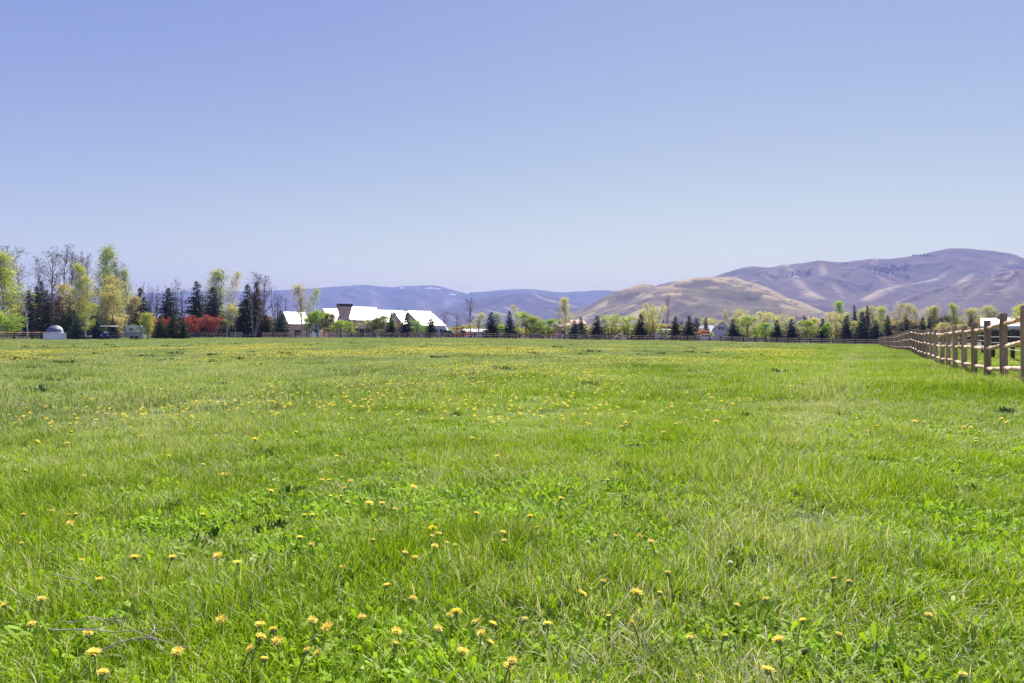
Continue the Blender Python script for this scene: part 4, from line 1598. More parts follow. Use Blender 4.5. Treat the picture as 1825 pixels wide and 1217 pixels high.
 ('poplar', 1710, 540, 20, 225, 'yg', 'slim bright yellow green poplar over the pole fence'),
 ('spruce', 1731, 561, 13, 220, 'dark', 'narrow dark spruce right of the bright poplar'),
 ('aspen', 1726, 550, 24, 235, 'tan', 'tan aspen right behind the narrow dark spruce'),
 ('poplar', 1746, 548, 24, 236, 'pale', 'pale poplar left of the stable roof'),
 ('poplar', 1766, 544, 24, 236, 'pale', 'pale poplar above the stable roof'),
 ('aspen', 1785, 552, 24, 232, 'tan', 'tan aspen above the stable, left of the wide poplar'),
 ('poplar', 1806, 540, 34, 226, 'yg', 'wide yellow green poplar near the right edge above the stable'),
 ('poplar', 1832, 546, 30, 232, 'pale', 'pale poplar cut by the right edge'),
 ('round', 1680, 575, 26, 180, 'tan', 'tan brush over the pole fence right of the twin spruces'),
 ('round', 1715, 578, 30, 178, 'tan', 'tan brush over the pole fence below the bright poplar'),
 ('round', 1630, 578, 26, 182, 'brown', 'brown brush between the small spruce pair and the twin spruces'),
 ('round', 1597, 579, 22, 176, 'brown', 'brown brush left of the small spruce pair'),
 ('round', 1524, 572, 24, 176, 'pale', 'pale bush between the first two right hand spruces'),
 # ---- lone conifers on the ridge lines
]
for row in TREES:
    kw = {}
    row = list(row)
    args = row[:7]
    if len(row) > 7:
        kw['twig'] = row[7]
    if len(row) > 9 and row[9] == 'white':
        kw['trunk'] = M_WHITEBARK
    tree(*args, **kw)


def far_brush():
    ms = [leafy('brush_leaf', c, .4, .6, .2, .1, .05, obcol=False) for c in ((.42, .36, .20), (.46, .45, .18), (.30, .22, .15))]
    kinds = []
    for k, m in enumerate(ms):
        t, f, l = broadleaf(1100 + k, H=4, multi=6, spread=1.9, ang=48, nb=50, prof='round', leaves=2600, lsize=.17, levels=2, twigs=5, trunk_r=.06, first=.05)
        v = np.concatenate([t[0], l[0]])
        kinds.append(np_mesh('brush', v, None, np.concatenate([t[1], l[1] + len(t[0])]), [m]))
    n = 760
    px = rng.uniform(-60, 1900, n)
    Y = rng.uniform(240, 420, n)
    X = (px - CX) / F * Y
    k = ~((px > 488) & (px < 780)) & ~((px > 1222) & (px < 1322) & (Y < 345)) & ~((px > 980) & (px < 1060) & (Y < 275)) & ~((px > 825) & (px < 872) & (Y < 265))
    X, Y, px = X[k], Y[k], px[k]
    h = rng.uniform(3.0, 6.5, len(X)) * np.interp(px, [0, 500, 800, 1500, 1560, 1900], [1.3, 1.2, .8, .9, 1.5, 1.6])
    w = rng.uniform(6, 11, len(X))
    scatter('far_brush', np.stack([X, Y, g(X, Y)], -1), np.stack([0 * X, 0 * X, rng.uniform(0, 6, len(X))], -1), np.stack([w, w, h], -1), rng.integers(0, 3, len(X)),
            kinds, 'far tan and pale green brush that closes the view between the trees', 'brush')


far_brush()


# ------------------------------------------------------------------ buildings
M_METAL = plain('bright_metal_roof', (.80, .79, .78), .42, .03, .5, metal=.85)
M_TANWALL = plain('tan_wall', (.80, .62, .48), .85, .1, 1.0)
M_STONE = plain('chimney_stone', (.60, .49, .40), .9, .25, 2.2)
M_DARKCAP = plain('dark_cap_metal', (.035, .03, .03), .5, .2)
M_GLASS = bpy.data.materials.new('window_glass')
_nt, _out = nodes(M_GLASS)
principled(_nt, _out, (.03, .035, .045), .08, .6)
M_WHITEWALL = plain('white_siding', (.66, .66, .68), .7, .05, 1)
M_GREYROOF = plain('grey_brown_shingle', (.20, .165, .15), .9, .2, 3)
M_WHITEROOF = plain('pale_roof', (.72, .70, .68), .5, .06, 1)
M_DARKWOOD = plain('dark_brown_siding', (.11, .055, .04), .8, .2, 1)
M_TERRA = plain('orange_tan_stucco', (.52, .33, .22), .85, .1, 1)
M_REDROOF = plain('faded_red_roof', (.50, .23, .18), .7, .15, 1.5)
M_TRIM = plain('trim_board', (.28, .20, .15), .8, .15, 2)


def gable(root, x0, y0, L, hw_front, hw_back, ridge, eave_f, eave_b, wall, roof, over=.45, th=.18, floor=-.3):
    """ridge along local x at y0; front slope to -y; returns walls and roof as two meshes (local to root)"""
    x1 = x0 + L
    yf, yb = y0 - hw_front, y0 + hw_back
    mb = MB()
    v = [(x0, yf, floor), (x1, yf, floor), (x1, yb, floor), (x0, yb, floor), (x0, yf, eave_f), (x1, yf, eave_f), (x1, yb, eave_b), (x0, yb, eave_b),
         (x0, y0, ridge - .02), (x1, y0, ridge - .02)]
    mb.add(v, [(0, 1, 5, 4), (2, 3, 7, 6), (3, 0, 4, 8, 7), (1, 2, 6, 9, 5)])
    w = mb.build('wall', wall, root)
    mb = MB()
    sf, sb = (ridge - eave_f) / hw_front, (ridge - eave_b) / hw_back
    a0, a1 = x0 - over, x1 + over
    f, b = yf - over, yb + over
    zf, zb = eave_f - sf * over + .06, eave_b - sb * over + .06
    r = ridge + .06
    top = [(a0, f, zf + th), (a1, f, zf + th), (a1, y0, r + th), (a0, y0, r + th), (a1, b, zb + th), (a0, b, zb + th)]
    bot = [(x, y, z - th) for x, y, z in top]
    mb.add(top + bot, [(0, 1, 2, 3), (3, 2, 4, 5), (7, 6, 9, 8), (8, 9, 11, 10), (0, 6, 7, 1), (4, 10, 11, 5), (0, 3, 9, 6), (3, 5, 11, 9), (1, 7, 8, 2), (2, 8, 10, 4)])
    ro = mb.build('roof', roof, root)
    return w, ro


def window(root, c, w, h, nrm, frame_mat, name='window', bars=1):
    """framed pane on a wall; nrm is the outward direction in root space"""
    n = Vector(nrm).normalized()
    u = Vector((-n.y, n.x, 0))
    c = Vector(c)
    fr = link(bpy.data.objects.new(name, None))
    fr.parent = root
    fr.location = c + n * .03
    fr.rotation_euler = (0, 0, math.atan2(u.y, u.x))
    mb = MB()
    t = .08
    mb.box(-w / 2, w / 2, -.05, .05, -h / 2, -h / 2 + t)
    mb.box(-w / 2, w / 2, -.05, .05, h / 2 - t, h / 2)
    mb.box(-w / 2, -w / 2 + t, -.048, .048, -h / 2 + t, h / 2 - t)
    mb.box(w / 2 - t, w / 2, -.048, .048, -h / 2 + t, h / 2 - t)
    for k in range(1, bars):
        x = -w / 2 + w * k / bars
        mb.box(x - .03, x + .03, -.046, .046, -h / 2 + t, h / 2 - t)
    mb.build('frame', frame_mat, fr)
    mb = MB()
    mb.box(-w / 2 + t, w / 2 - t, -.03, .03, -h / 2 + t, h / 2 - t)
    mb.build('pane', M_GLASS, fr)
    return fr


def big_house():
    ps = R(33)
    Yh = 198.0
    x0, y0 = at(650, Yh), Yh
    root = thing('ranch_house', 'long house with blinding bright metal roofs and flared stone chimney', 'house', (x0, y0, gz(x0, y0)), ps)
    zg = gz(x0, y0)

    def loc(px, Y):                                  # local coordinates of a spot
        d = Vector((at(px, Y) - x0, Y - y0))
        return d.x * math.cos(ps) + d.y * math.sin(ps), -d.x * math.sin(ps) + d.y * math.cos(ps)

    def H(py, Y):
        return CAMH - (py - HY) / F * Y - zg
    # wings: px and depth of the left end of the ridge, length, front run, ridge py, eave height, colours
    lx, ly = loc(507, 199)
    gable(root, lx, ly, 5.4, 5.6, 4, H(557, 199), H(577, 196), H(574, 199), M_TANWALL, M_METAL)
    w = lx
    window(root, (lx - .0, ly - 2.5, 1.5), 1.3, 1.4, (-1, 0, 0), M_TRIM)
    window(root, (lx + 2.2, ly - 5.6, 1.5), 1.8, 1.4, (0, -1, 0), M_TRIM)
    lx, ly = loc(578, 203)
    gable(root, lx, ly, 6.2, 6.4, 4.5, H(551, 203), H(573, 199), H(570, 203), M_TANWALL, M_METAL)
    lx, ly = loc(614, 200)
    gable(root, lx, ly, 9.2, 5.6, 5, H(548, 200), H(569.5, 197), H(566, 200), M_TANWALL, M_METAL)
    # glass doors under the eave of the middle wing, between posts
    for k in range(4):
        window(root, (lx + 1.4 + k * 1.75, ly - 5.6, 1.35), 1.5, 2.6, (0, -1, 0), M_TRIM, 'glass_door')
    for k in range(3):
        mb = MB()
        mb.box(lx + .2 + k * 4.0, lx + .55 + k * 4.0, ly - 7.2, ly - 6.85, -.2, H(568, 195))
        mb.build('porch_post', M_TRIM, root)
    lx, ly = loc(655, 206)
    gable(root, lx, ly, 11.0, 7.5, 5, H(553.5, 206), H(574, 201), H(570, 206), M_TANWALL, M_METAL)
    window(root, (lx + 4.5, ly - 7.5, 1.5), 2.4, 1.6, (0, -1, 0), M_TRIM, bars=2)
    lx, ly = loc(704, 206)
    gable(root, lx, ly, 5.2, 7.0, 5, H(556, 206), H(578, 202), H(572, 206), M_TANWALL, M_METAL)
    lx, ly = loc(729, 205)
    gable(root, lx, ly, 6.7, 9.6, 5, H(555.5, 205), H(580, 199), H(572, 205), M_TANWALL, M_METAL)
    window(root, (lx + 4.8, ly - 9.6, 1.4), 2.0, 1.5, (0, -1, 0), M_TRIM)
    # flared main chimney
    cx, cy = loc(614, 196)
    mb = MB()
    zt = H(541.5, 196)
    prof = ((-.3, 2.6, 1.8), (zt * .42, 2.3, 1.6), (zt * .62, 1.15, 1.0), (zt * .86, 1.75, 1.3), (zt - .75, 1.85, 1.35))
    vs = []
    for z, a, b in prof:
        vs += [(cx - a, cy - b, z), (cx + a, cy - b, z), (cx + a, cy + b, z), (cx - a, cy + b, z)]
    fs = []
    for i in range(len(prof) - 1):
        for k in range(4):
            fs.append((i * 4 + k, i * 4 + (k + 1) % 4, i * 4 + 4 + (k + 1) % 4, i * 4 + 4 + k))
    fs.append((16, 17, 18, 19))
    mb.add(vs, fs)
    ch = mb.build('chimney', M_STONE, root, bevel=.06)
    mb = MB()
    mb.box(cx - 1.95, cx + 1.95, cy - 1.45, cy + 1.45, zt - .74, zt)
    mb.build('chimney_cap', M_DARKCAP, ch, bevel=.03)
    cx, cy = loc(701, 201)
    mb = MB()
    zt = H(556, 201)
    mb.box(cx - .8, cx + .8, cy - .7, cy + .7, 0, zt - .5)
    ch = mb.build('chimney', M_STONE, root, bevel=.05)
    mb = MB()
    for a in (-.6, 0, .6):
        mb.lathe([(.2, zt - .5), (.2, zt + .05)], 8, (cx + a, cy, 0))
    mb.build('chimney_pots', M_DARKCAP, ch)
    return root


big_house()


def small_houses():
    # white house with the three-light window in its gable
    Y = 300.0
    x = at(1286, Y)
    root = thing('white_house', 'white house with three dark windows in its gable', 'house', (x, Y, gz(x, Y)), R(-12))
    hz = hgt(574, 1286, Y)
    # ridge running away from the camera: gable() builds along x, so turn the group a quarter
    hold = link(bpy.data.objects.new('main_wing', None))
    hold.parent = root
    hold.rotation_euler = (0, 0, R(90))
    gable(hold, 0, 0, 10, 3.5, 3.5, hz, hz - 3.0, hz - 3.0, M_WHITEWALL, M_GREYROOF, .35)
    for k in (-1, 0, 1):
        window(root, (k * .95, 0, hz - 2.7), .8, 1.5, (0, -1, 0), M_WHITEWALL)
    window(root, (-.5, 0, .9), 1.6, 1.1, (0, -1, 0), M_WHITEWALL, bars=2)
    hold2 = link(bpy.data.objects.new('side_wing', None))
    hold2.parent = root
    gable(hold2, -8.6, 3.2, 5.1, 3.0, 3.0, hz - 1.6, hz - 4.2, hz - 4.2, M_WHITEWALL, M_WHITEROOF, .3)
    Y = 320.0
    x = at(1246, Y)
    root = thing('barn', 'low white roofed barn left of the white house', 'barn', (x, Y, gz(x, Y)), R(8))
    hz = hgt(583.5, 1246, Y)
    gable(root, -3.2, 0, 6.4, 2.5, 2.5, hz, hz - 1.3, hz - 1.3, M_TANWALL, M_WHITEROOF, .3)
    # dark brown house
    Y = 215.0
    x = at(958, Y)
    root = thing('brown_house', 'narrow dark brown house between two rounded trees', 'house', (x, Y, gz(x, Y)), R(40))
    hz = hgt(567, 958, Y)
    gable(root, -1.6, 0, 3.2, 1.6, 1.6, hz, hz - 1.2, hz - 1.2, M_DARKWOOD, M_DARKWOOD, .35)
    window(root, (0, -1.6, 3.2), .9, 1.1, (0, -1, 0), M_TRIM)
    # tan house
    Y = 235.0
    x = at(1014, Y)
    root = thing('tan_house', 'orange tan house behind the tall pale poplar', 'house', (x, Y, gz(x, Y)), R(12))
    h1, h2 = hgt(575.5, 1000, Y), hgt(571, 1018, Y)
    gable(root, -4.6, 0, 5.2, 3, 3, h1, h1 - 1.2, h1 - 1.2, M_TERRA, M_REDROOF, .3)
    gable(root, .9, 1.5, 4.6, 3, 3, h2, h2 - 1.3, h2 - 1.3, M_TERRA, M_REDROOF, .3)
    window(root, (-3.0, -3, 2.4), 1.2, 1.2, (0, -1, 0), M_TRIM)
    window(root, (2.6, -1.5, 3.2), 1.2, 1.2, (0, -1, 0), M_TRIM)
    # flat white shed by the spruces
    Y = 250.0
    x = at(1047, Y)
    root = thing('shed', 'small white roofed shed glimpsed between two dark spruces', 'shed', (x, Y, gz(x, Y)), R(5))
    hz = hgt(586, 1047, Y)
    gable(root, -2.3, 0, 4.6, 2, 2, hz, hz - .7, hz - .7, M_TANWALL, M_WHITEROOF, .3)
    # long low white building
    Y = 240.0
    x = at(848, Y)
    root = thing('low_building', 'long low white roofed building behind the red truck', 'building', (x, Y, gz(x, Y)), R(3))
    hz = hgt(587, 848, Y)
    gable(root, -4, 0, 8.5, 3, 3, hz, hz - .9, hz - .9, M_WHITEWALL, M_WHITEROOF, .3)
    for k in range(3):
        window(root, (-2.6 + k * 2.6, -3, hz - 1.6), .9, .9, (0, -1, 0), M_TRIM)
    # open fronted stable behind the pole fence
    Y = 96.0
    x = at(1800, Y)
    root = thing('stable', 'open fronted stable with white and faded red roof behind the pole fence', 'stable', (x, Y, gz(x, Y)), R(-33))
    zb = hgt(596.5, 1800, Y)
    h1, h2, h3 = hgt(569, 1780, Y), hgt(577, 1808, Y), hgt(584.5, 1800, Y)
    gable(root, -3.1, 2.0, 3.0, 2.5, 2.5, h1, h1 - 1.0, h1 - 1.0, M_WHITEWALL, M_METAL, .25)
    mb = MB()
    mb.lathe([(.22, h1 - .3), (.22, h1 + .25), (.3, h1 + .3), (.05, h1 + .6)], 10, (-1.2, 2.0, 0))
    mb.build('roof_vent', M_DARKCAP, root)
    gable(root, .25, 2.0, 6.0, 2.6, 2.6, h2, h2 - .75, h2 - .75, M_WHITEWALL, M_REDROOF, .25)
    mb = MB()
    mb.box(-3.4, 6.6, -1.4, -1.1, h3 - .15, h3 + .28)
    mb.build('fascia', M_WHITEWALL, root)
    mb = MB()
    mb.add([(-3.4, -1.15, h3 + .28), (6.6, -1.15, h3 + .28), (6.6, -.5, h3 + .5), (-3.4, -.5, h3 + .5)], [(0, 1, 2, 3)])
    mb.build('porch_roof', M_WHITEROOF, root)
    for k, xx in enumerate((-3.2, -.9, 1.4, 3.7, 6.2)):
        mb = MB()
        mb.box(xx - .12, xx + .12, -1.35, -1.15, -.2, h3 - .15)
        mb.build('post', M_BROWNWOOD, root)
    for k in range(4):
        mb = MB()
        mb.box(-2.9 + k * 2.35, -1.1 + k * 2.35, -.72, -.66, .05, h3 - .35)
        mb.build('stall_shade_panel', M_DARKCAP, root)  # dark slab standing in for the shade inside the open bay


small_houses()


# ------------------------------------------------------------------ things standing at the field's left end
def observatory():
    Y = 113.0
    x = at(97.5, Y)
    root = thing('observatory', 'small observatory with grey dome on a white walled base', 'observatory', (x, Y, gz(x, Y)), R(-38))
    ht = hgt(594, 97, Y)
    hd = hgt(580.3, 95, Y)
    wm = plain('white_stucco', (.92, .87, .93), .75, .03, 1)
    dm = plain('dome_metal', (.13, .15, .21), .5, .06, 1, metal=.1)
    mb = MB()
    mb.box(-1.28, 1.28, -1.28, 1.28, -.3, ht)
    mb.build('base_wall', wm, root, bevel=.03)
    mb = MB()
    mb.box(-1.34, 1.34, -1.34, 1.34, ht + .003, ht + .06)
    mb.build('coping', wm, root)
    rd = 1.2
    mb = MB()
    mb.lathe([(rd * 1.07, 0), (rd * 1.07, .16), (rd * 1.0, .18)], 40, (0, 0, ht + .062))
    mb.build('dome_ring', plain('ring_grey', (.45, .46, .5), .5, .05), root)
    mb = MB()
    hh = hd - ht - .24
    mb.lathe([(rd * math.cos(t), hh * math.sin(t)) for t in [k * math.pi / 2 / 12 for k in range(13)]][:-1] + [(.02, hh)], 40, (0, 0, ht + .242))
    d = mb.build('dome', dm, root, smooth=True)
    mb = MB()                                           # shutter strip over the dome
    n = 14
    vs, fs = [], []
    for k in range(n + 1):
        t = k / n * math.pi * .56
        for s in (-.28, .28):
            vs.append((s, rd * 1.03 * math.cos(t), hh * 1.03 * math.sin(t) + ht + .242))
        for s in (-.28, .28):
            vs.append((s, rd * .97 * math.cos(t), hh * .97 * math.sin(t) + ht + .242))
    for k in range(n):
        a = k * 4
        fs += [(a, a + 4, a + 5, a + 1), (a, a + 2, a + 6, a + 4), (a + 1, a + 5, a + 7, a + 3)]
    mb.add(vs, fs)
    sh = mb.build('dome_shutter', plain('shutter_light', (.62, .64, .68), .35, .04, metal=.4), root)
    sh.rotation_euler = (0, 0, R(-50))


observatory()


def wheel(root, c, r, w, axis='y', rimc=None):
    t = link(bpy.data.objects.new('wheel', None))
    t.parent = root
    t.location = c
    if axis == 'x':
        t.rotation_euler = (0, 0, R(90))
    mb = MB()
    mb.lathe([(r * .55, -w / 2), (r * .92, -w / 2), (r, -w * .3), (r, w * .3), (r * .92, w / 2), (r * .55, w / 2)], 18, axis='y')
    mb.build('tyre', M_TYRE, t, smooth=False)
    mb = MB()
    mb.lathe([(.03, -w / 2 - .004), (r * .55, -w * .42), (r * .55, w * .42), (.03, w / 2 + .004)], 14, axis='y')
    mb.build('rim', rimc or M_RIM, t)
    return t


M_TYRE = plain('tyre_rubber', (.02, .02, .02), .8, .2)
M_RIM = plain('wheel_rim', (.5, .5, .52), .35, .1, metal=.7)
M_LAMP = plain('headlight_lens', (.8, .8, .82), .15, .05)
M_TAIL = plain('tail_light', (.35, .02, .02), .3, .05)


def golf_cart():
    Y = 118.0
    x = at(194.5, Y)
    root = thing('golf_cart', 'dark blue golf cart with white canopy facing the meadow', 'golf cart', (x, Y, gz(x, Y)), R(-6))
    blue = plain('navy_paint', (.012, .016, .06), .3, .1)
    white = plain('canopy_white', (.8, .8, .78), .5, .03)
    ht = hgt(580.5, 195, Y)
    hb = hgt(593, 195, Y)
    mb = MB()
    # front toward the camera (-y); profile in yz extruded along x
    prof = [(-1.15, .22), (-1.2, .55), (-1.05, hb - .1), (-.7, hb), (-.62, .55), (.1, .42), (.15, .75), (1.1, .78), (1.15, .3)]
    vs = [(sx * .86, a, b) for sx in (-1, 1) for a, b in prof]
    n = len(prof)
    mb.add(vs, [tuple(range(n))[::-1], tuple(range(n, 2 * n))] + [(i, (i + 1) % n, n + (i + 1) % n, n + i) for i in range(n)])
    mb.build('body', blue, root, bevel=.05)
    mb = MB()
    mb.box(-.95, .95, -1.0, 1.05, ht - .17, ht)
    mb.build('canopy', white, root, bevel=.06)
    for sx in (-1, 1):
        mb = MB()
        mb.tube([(sx * .72, -.78, hb - .03), (sx * .78, -.62, ht - .1)], .03, 6)
        mb.build('strut', M_DARKCAP, root)
        mb = MB()
        mb.tube([(sx * .75, .95, .78), (sx * .78, .9, ht - .1)], .03, 6)
        mb.build('strut', M_DARKCAP, root)
        mb = MB()
        mb.lathe([(.02, -.02), (.11, 0), (.11, .04), (.03, .06)], 12, (sx * .6, -1.17, .72), axis='y')
        mb.build('headlight', M_LAMP, root)
    mb = MB()
    mb.box(-.7, .7, -.2, .35, .55, .75)
    mb.build('seat', M_DARKCAP, root, bevel=.05)
    mb = MB()
    mb.box(-.7, .7, .36, .5, .8, 1.35)
    mb.build('backrest', M_DARKCAP, root, bevel=.05)
    mb = MB()
    for k in range(16):
        a0, a1 = k * math.pi / 8, (k + 1) * math.pi / 8
        mb.tube([(-.35 + .19 * math.cos(a0), -.52 + .06 * math.sin(a0), hb + .16 + .17 * math.sin(a0)), (-.35 + .19 * math.cos(a1), -.52 + .06 * math.sin(a1), hb + .16 + .17 * math.sin(a1))], .02, 5)
    mb.build('steering_wheel', M_DARKCAP, root)
    mb = MB()
    mb.box(-.3, .3, -.82, -.72, hb - .02, hb + .22)
    mb.build('dashboard', white, root)
    for sx in (-1, 1):
        for yy in (-.85, .8):
            wheel(root, (sx * .78, yy, .24), .24, .2, 'x')


golf_cart()


def trailer():
    Y = 121.0
    x = at(243, Y)
    root = thing('horse_trailer', 'pale grey trailer with one dark window behind the young tree', 'trailer', (x, Y, gz(x, Y)), R(4))
    pale = plain('trailer_pale', (.58, .60, .60), .5, .05)
    grey = plain('trailer_grey', (.36, .38, .40), .5, .06)
    ht = hgt(580, 243, Y)
    hb = hgt(592, 243, Y)
    x0, x1 = at(229, Y) - x, at(257, Y) - x
    mb = MB()
    mb.prism([(x0, hb), (x0, ht - .22), (x0 + .22, ht), (x1 - .25, ht), (x1, ht - .3), (x1, hb)], -.95, .95, inset_top=.12, ztop=ht)
    mb.build('upper_body', pale, root)
    mb = MB()
    mb.box(x0 + .003, x1 - .45, -.94, .94, .3, hb - .04)
    mb.build('lower_body', grey, root)
    mb = MB()
    mb.box(x0 - .03, x1 + .03, -.98, .98, hb - .04, hb)
    mb.build('trim_strip', M_DARKCAP, root)
    wx = at(238.5, Y) - x
    fr = link(bpy.data.objects.new('window', None))
    fr.parent = root
    fr.location = (wx, -.96, hgt(587, 238, Y))
    mb = MB()
    for b in ((-.34, .34, .19, .25), (-.34, .34, -.25, -.19), (-.34, -.28, -.19, .19), (.28, .34, -.19, .19)):
        mb.box(b[0], b[1], -.03, .03, b[2], b[3])
    mb.build('frame', grey, fr)
    mb = MB()
    mb.box(-.28, .28, -.012, .012, -.19, .19)
    mb.build('pane', M_DARKCAP, fr)
    mb = MB()
    mb.box(x1 - .42, x1 + .3, -.7, .7, .25, .95)
    mb.build('nose_box', plain('nose_white', (.75, .75, .74), .5, .04), root, bevel=.04)
    mb = MB()
    mb.tube([(x1 + .2, -.5, .42), (x1 + 1.1, 0, .42)], .05, 6)
    mb.tube([(x1 + .2, .5, .42), (x1 + 1.1, 0, .42)], .05, 6)
    mb.build('hitch', M_DARKCAP, root)
    for sy in (-1, 1):
        for xx in (-.35, .4):
            wheel(root, (xx, sy * .96, .3), .3, .18, 'y')
    mb = MB()
    mb.box(-.78, .85, -1.07, -.98, .58, .66)
    mb.build('fender', grey, root)


trailer()


def yard_bits():
    Y = 108.0
    x = at(154.5, Y)
    root = thing('fire_pit', 'rusty fire bowl on short legs in the grass before the young tree', 'fire pit', (x, Y, gz(x, Y)))
    rust = plain('rusty_iron', (.16, .06, .035), .8, .3, 6)
    mb = MB()
    mb.lathe([(.06, .22), (.24, .28), (.34, .42), (.37, .58), (.34, .58), (.3, .42), (.05, .3)], 16)
    mb.build('bowl', rust, root)
    for k in range(3):
        a = k * 2.09
        mb = MB()
        mb.tube([(.22 * math.cos(a), .22 * math.sin(a), .3), (.3 * math.cos(a), .3 * math.sin(a), -.05)], .03, 6)
        mb.build('leg', rust, root)
    x = at(158, 112)
    root = thing('garden_table', 'small white table standing right behind the rusty fire bowl', 'table', (x, 112, gz(x, 112)))
    wm = plain('table_white', (.72, .70, .72), .5, .05)
    mb = MB()
    mb.lathe([(.42, .60), (.45, .62), (.45, .66), (.42, .68)], 18)
    mb.build('table_top', wm, root)
    for k in range(4):
        a = k * math.pi / 2 + .6
        mb = MB()
        mb.tube([(.3 * math.cos(a), .3 * math.sin(a), .61), (.36 * math.cos(a), .36 * math.sin(a), -.05)], .025, 6)
        mb.build('leg', wm, root)
    x = at(74.5, 119)
    root = thing('barrel', 'dark blue barrel between the log fence and the observatory', 'barrel', (x, 119, gz(x, 119)))
    mb = MB()
    mb.lathe([(.27, -.05), (.29, .05), (.3, .3), (.285, .32), (.3, .34), (.3, .6), (.285, .62), (.29, .88), (.27, .9)], 18)
    mb.build('drum', plain('barrel_blue', (.015, .018, .07), .4, .1), root)
    mb = MB()
    mb.lathe([(.29, .895), (.295, .92), (.2, .95)], 18)
    mb.build('lid', M_DARKCAP, root)
    x = at(63, 117)
    root = thing('garden_arch', 'low dark hoop standing by the log fence near the observatory', 'hoop', (x, 117, gz(x, 117)))
    mb = MB()
    mb.tube([(.5 * math.cos(t), .1 * math.sin(t), -.1 + .95 * math.sin(t) ** .7) for t in [k * math.pi / 12 for k in range(13)]], .06, 8)
    mb.build('hoop', M_BROWNWOOD, root)
    mb = MB()
    mb.tube([(-.45, .04, .35), (.45, .04, .35)], .04, 6)
    mb.build('crossbar', M_BROWNWOOD, root)


yard_bits()


# ------------------------------------------------------------------ vehicles on the road behind the fence
def car(px, Y, col, label, cat='car', kind='sedan', face=1, rz=0.0, metal=.3):
    x = at(px, Y)
    root = thing({'sedan': 'parked_car', 'suv': 'parked_car', 'pickup': 'pickup_truck', 'van': 'camper_van'}[kind], label, cat, (x, Y, gz(x, Y) + .06), rz + (0 if face > 0 else math.pi))
    paint = plain('car_paint', col, .28, .04, 1, metal=metal)
    mb = MB()
    if kind == 'sedan':
        lo = [(-2.2, .32), (-2.25, .62), (-2.15, .88), (-1.3, .95), (.75, .95), (1.9, .8), (2.22, .62), (2.2, .32)]
        gl = [(-1.75, .95), (-1.05, 1.38), (.15, 1.42), (1.05, .95)]
        L, W = 2.2, .88
    elif kind == 'suv':
        lo = [(-2.25, .38), (-2.3, .8), (-2.2, 1.05), (.9, 1.05), (1.95, .98), (2.3, .75), (2.28, .38)]
        gl = [(-2.15, 1.05), (-1.85, 1.68), (.1, 1.72), (.95, 1.05)]
        L, W = 2.25, .93
    elif kind == 'pickup':
        lo = [(-2.8, .45), (-2.82, 1.08), (-.9, 1.08), (-.85, 1.1), (1.0, 1.1), (2.35, 1.0), (2.7, .78), (2.68, .45)]
        gl = [(-.85, 1.1), (-.62, 1.78), (.35, 1.8), (1.1, 1.1)]
        L, W = 2.6, .97
    else:
        lo = [(-3.3, .4), (-3.35, 1.5), (-3.3, 2.65), (1.3, 2.8), (1.6, 2.1), (2.2, 1.2), (3.0, 1.05), (3.15, .45)]
        gl = [(1.35, 1.3), (1.25, 2.05), (1.62, 2.06), (2.18, 1.25)]
        L, W = 3.0, 1.1
    mb.prism(lo, -W, W)
    mb.build('body', paint, root, bevel=.06)
    zt = max(z for _, z in gl)
    mb = MB()
    ins = .16 if kind != 'van' else -.02
    mb.prism([(a, b + (.002 if b < zt - .2 else 0)) for a, b in gl], -W + .06 if kind != 'van' else -W - .01, W - .06 if kind != 'van' else W + .01, inset_top=ins, ztop=zt - .1)
    mb.build('windows', M_GLASS, root)
    if kind != 'van':
        top = [p for p in gl if p[1] > zt - .1]
        xa, xb = min(p[0] for p in top) - .08, max(p[0] for p in top) + .1
        mb = MB()
        mb.box(xa, xb, -W + .2, W - .2, zt - .01, zt + .06)
        mb.build('roof', paint, root, bevel=.03)
        for sy in (-1, 1):                               # pillars
            mb = MB()
            mid = (gl[0][0] + gl[3][0]) / 2
            mb.tube([(mid, sy * (W - .05), gl[0][1]), (mid, sy * (W - .2), zt)], .045, 5)
            mb.build('pillar', paint, root)
    else:
        for k in range(3):
            mb = MB()
            mb.box(-2.6 + k * 1.25, -1.8 + k * 1.25, -W - .02, -W + .02, 1.45, 2.05)
            mb.build('window', M_GLASS, root)
    for sy in (-1, 1):
        for xx in (-L * .64, L * .64):
            wheel(root, (xx, sy * (W - .08), .33 if kind != 'van' else .38), .33 if kind != 'van' else .38, .22, 'y')
        mb = MB()
        xf = max(a for a, _ in lo)
        mb.box(xf - .12, xf + .0, sy * (W - .3) - .14, sy * (W - .3) + .14, .62 if kind in ('sedan', 'suv') else .75, .78 if kind in ('sedan', 'suv') else .92)
        mb.build('headlight', M_LAMP, root)
        mb = MB()
        xr = min(a for a, _ in lo)
        mb.box(xr - .01, xr + .1, sy * (W - .2) - .1, sy * (W - .2) + .1, .7, .95)
        mb.build('tail_light', M_TAIL, root)
    return root


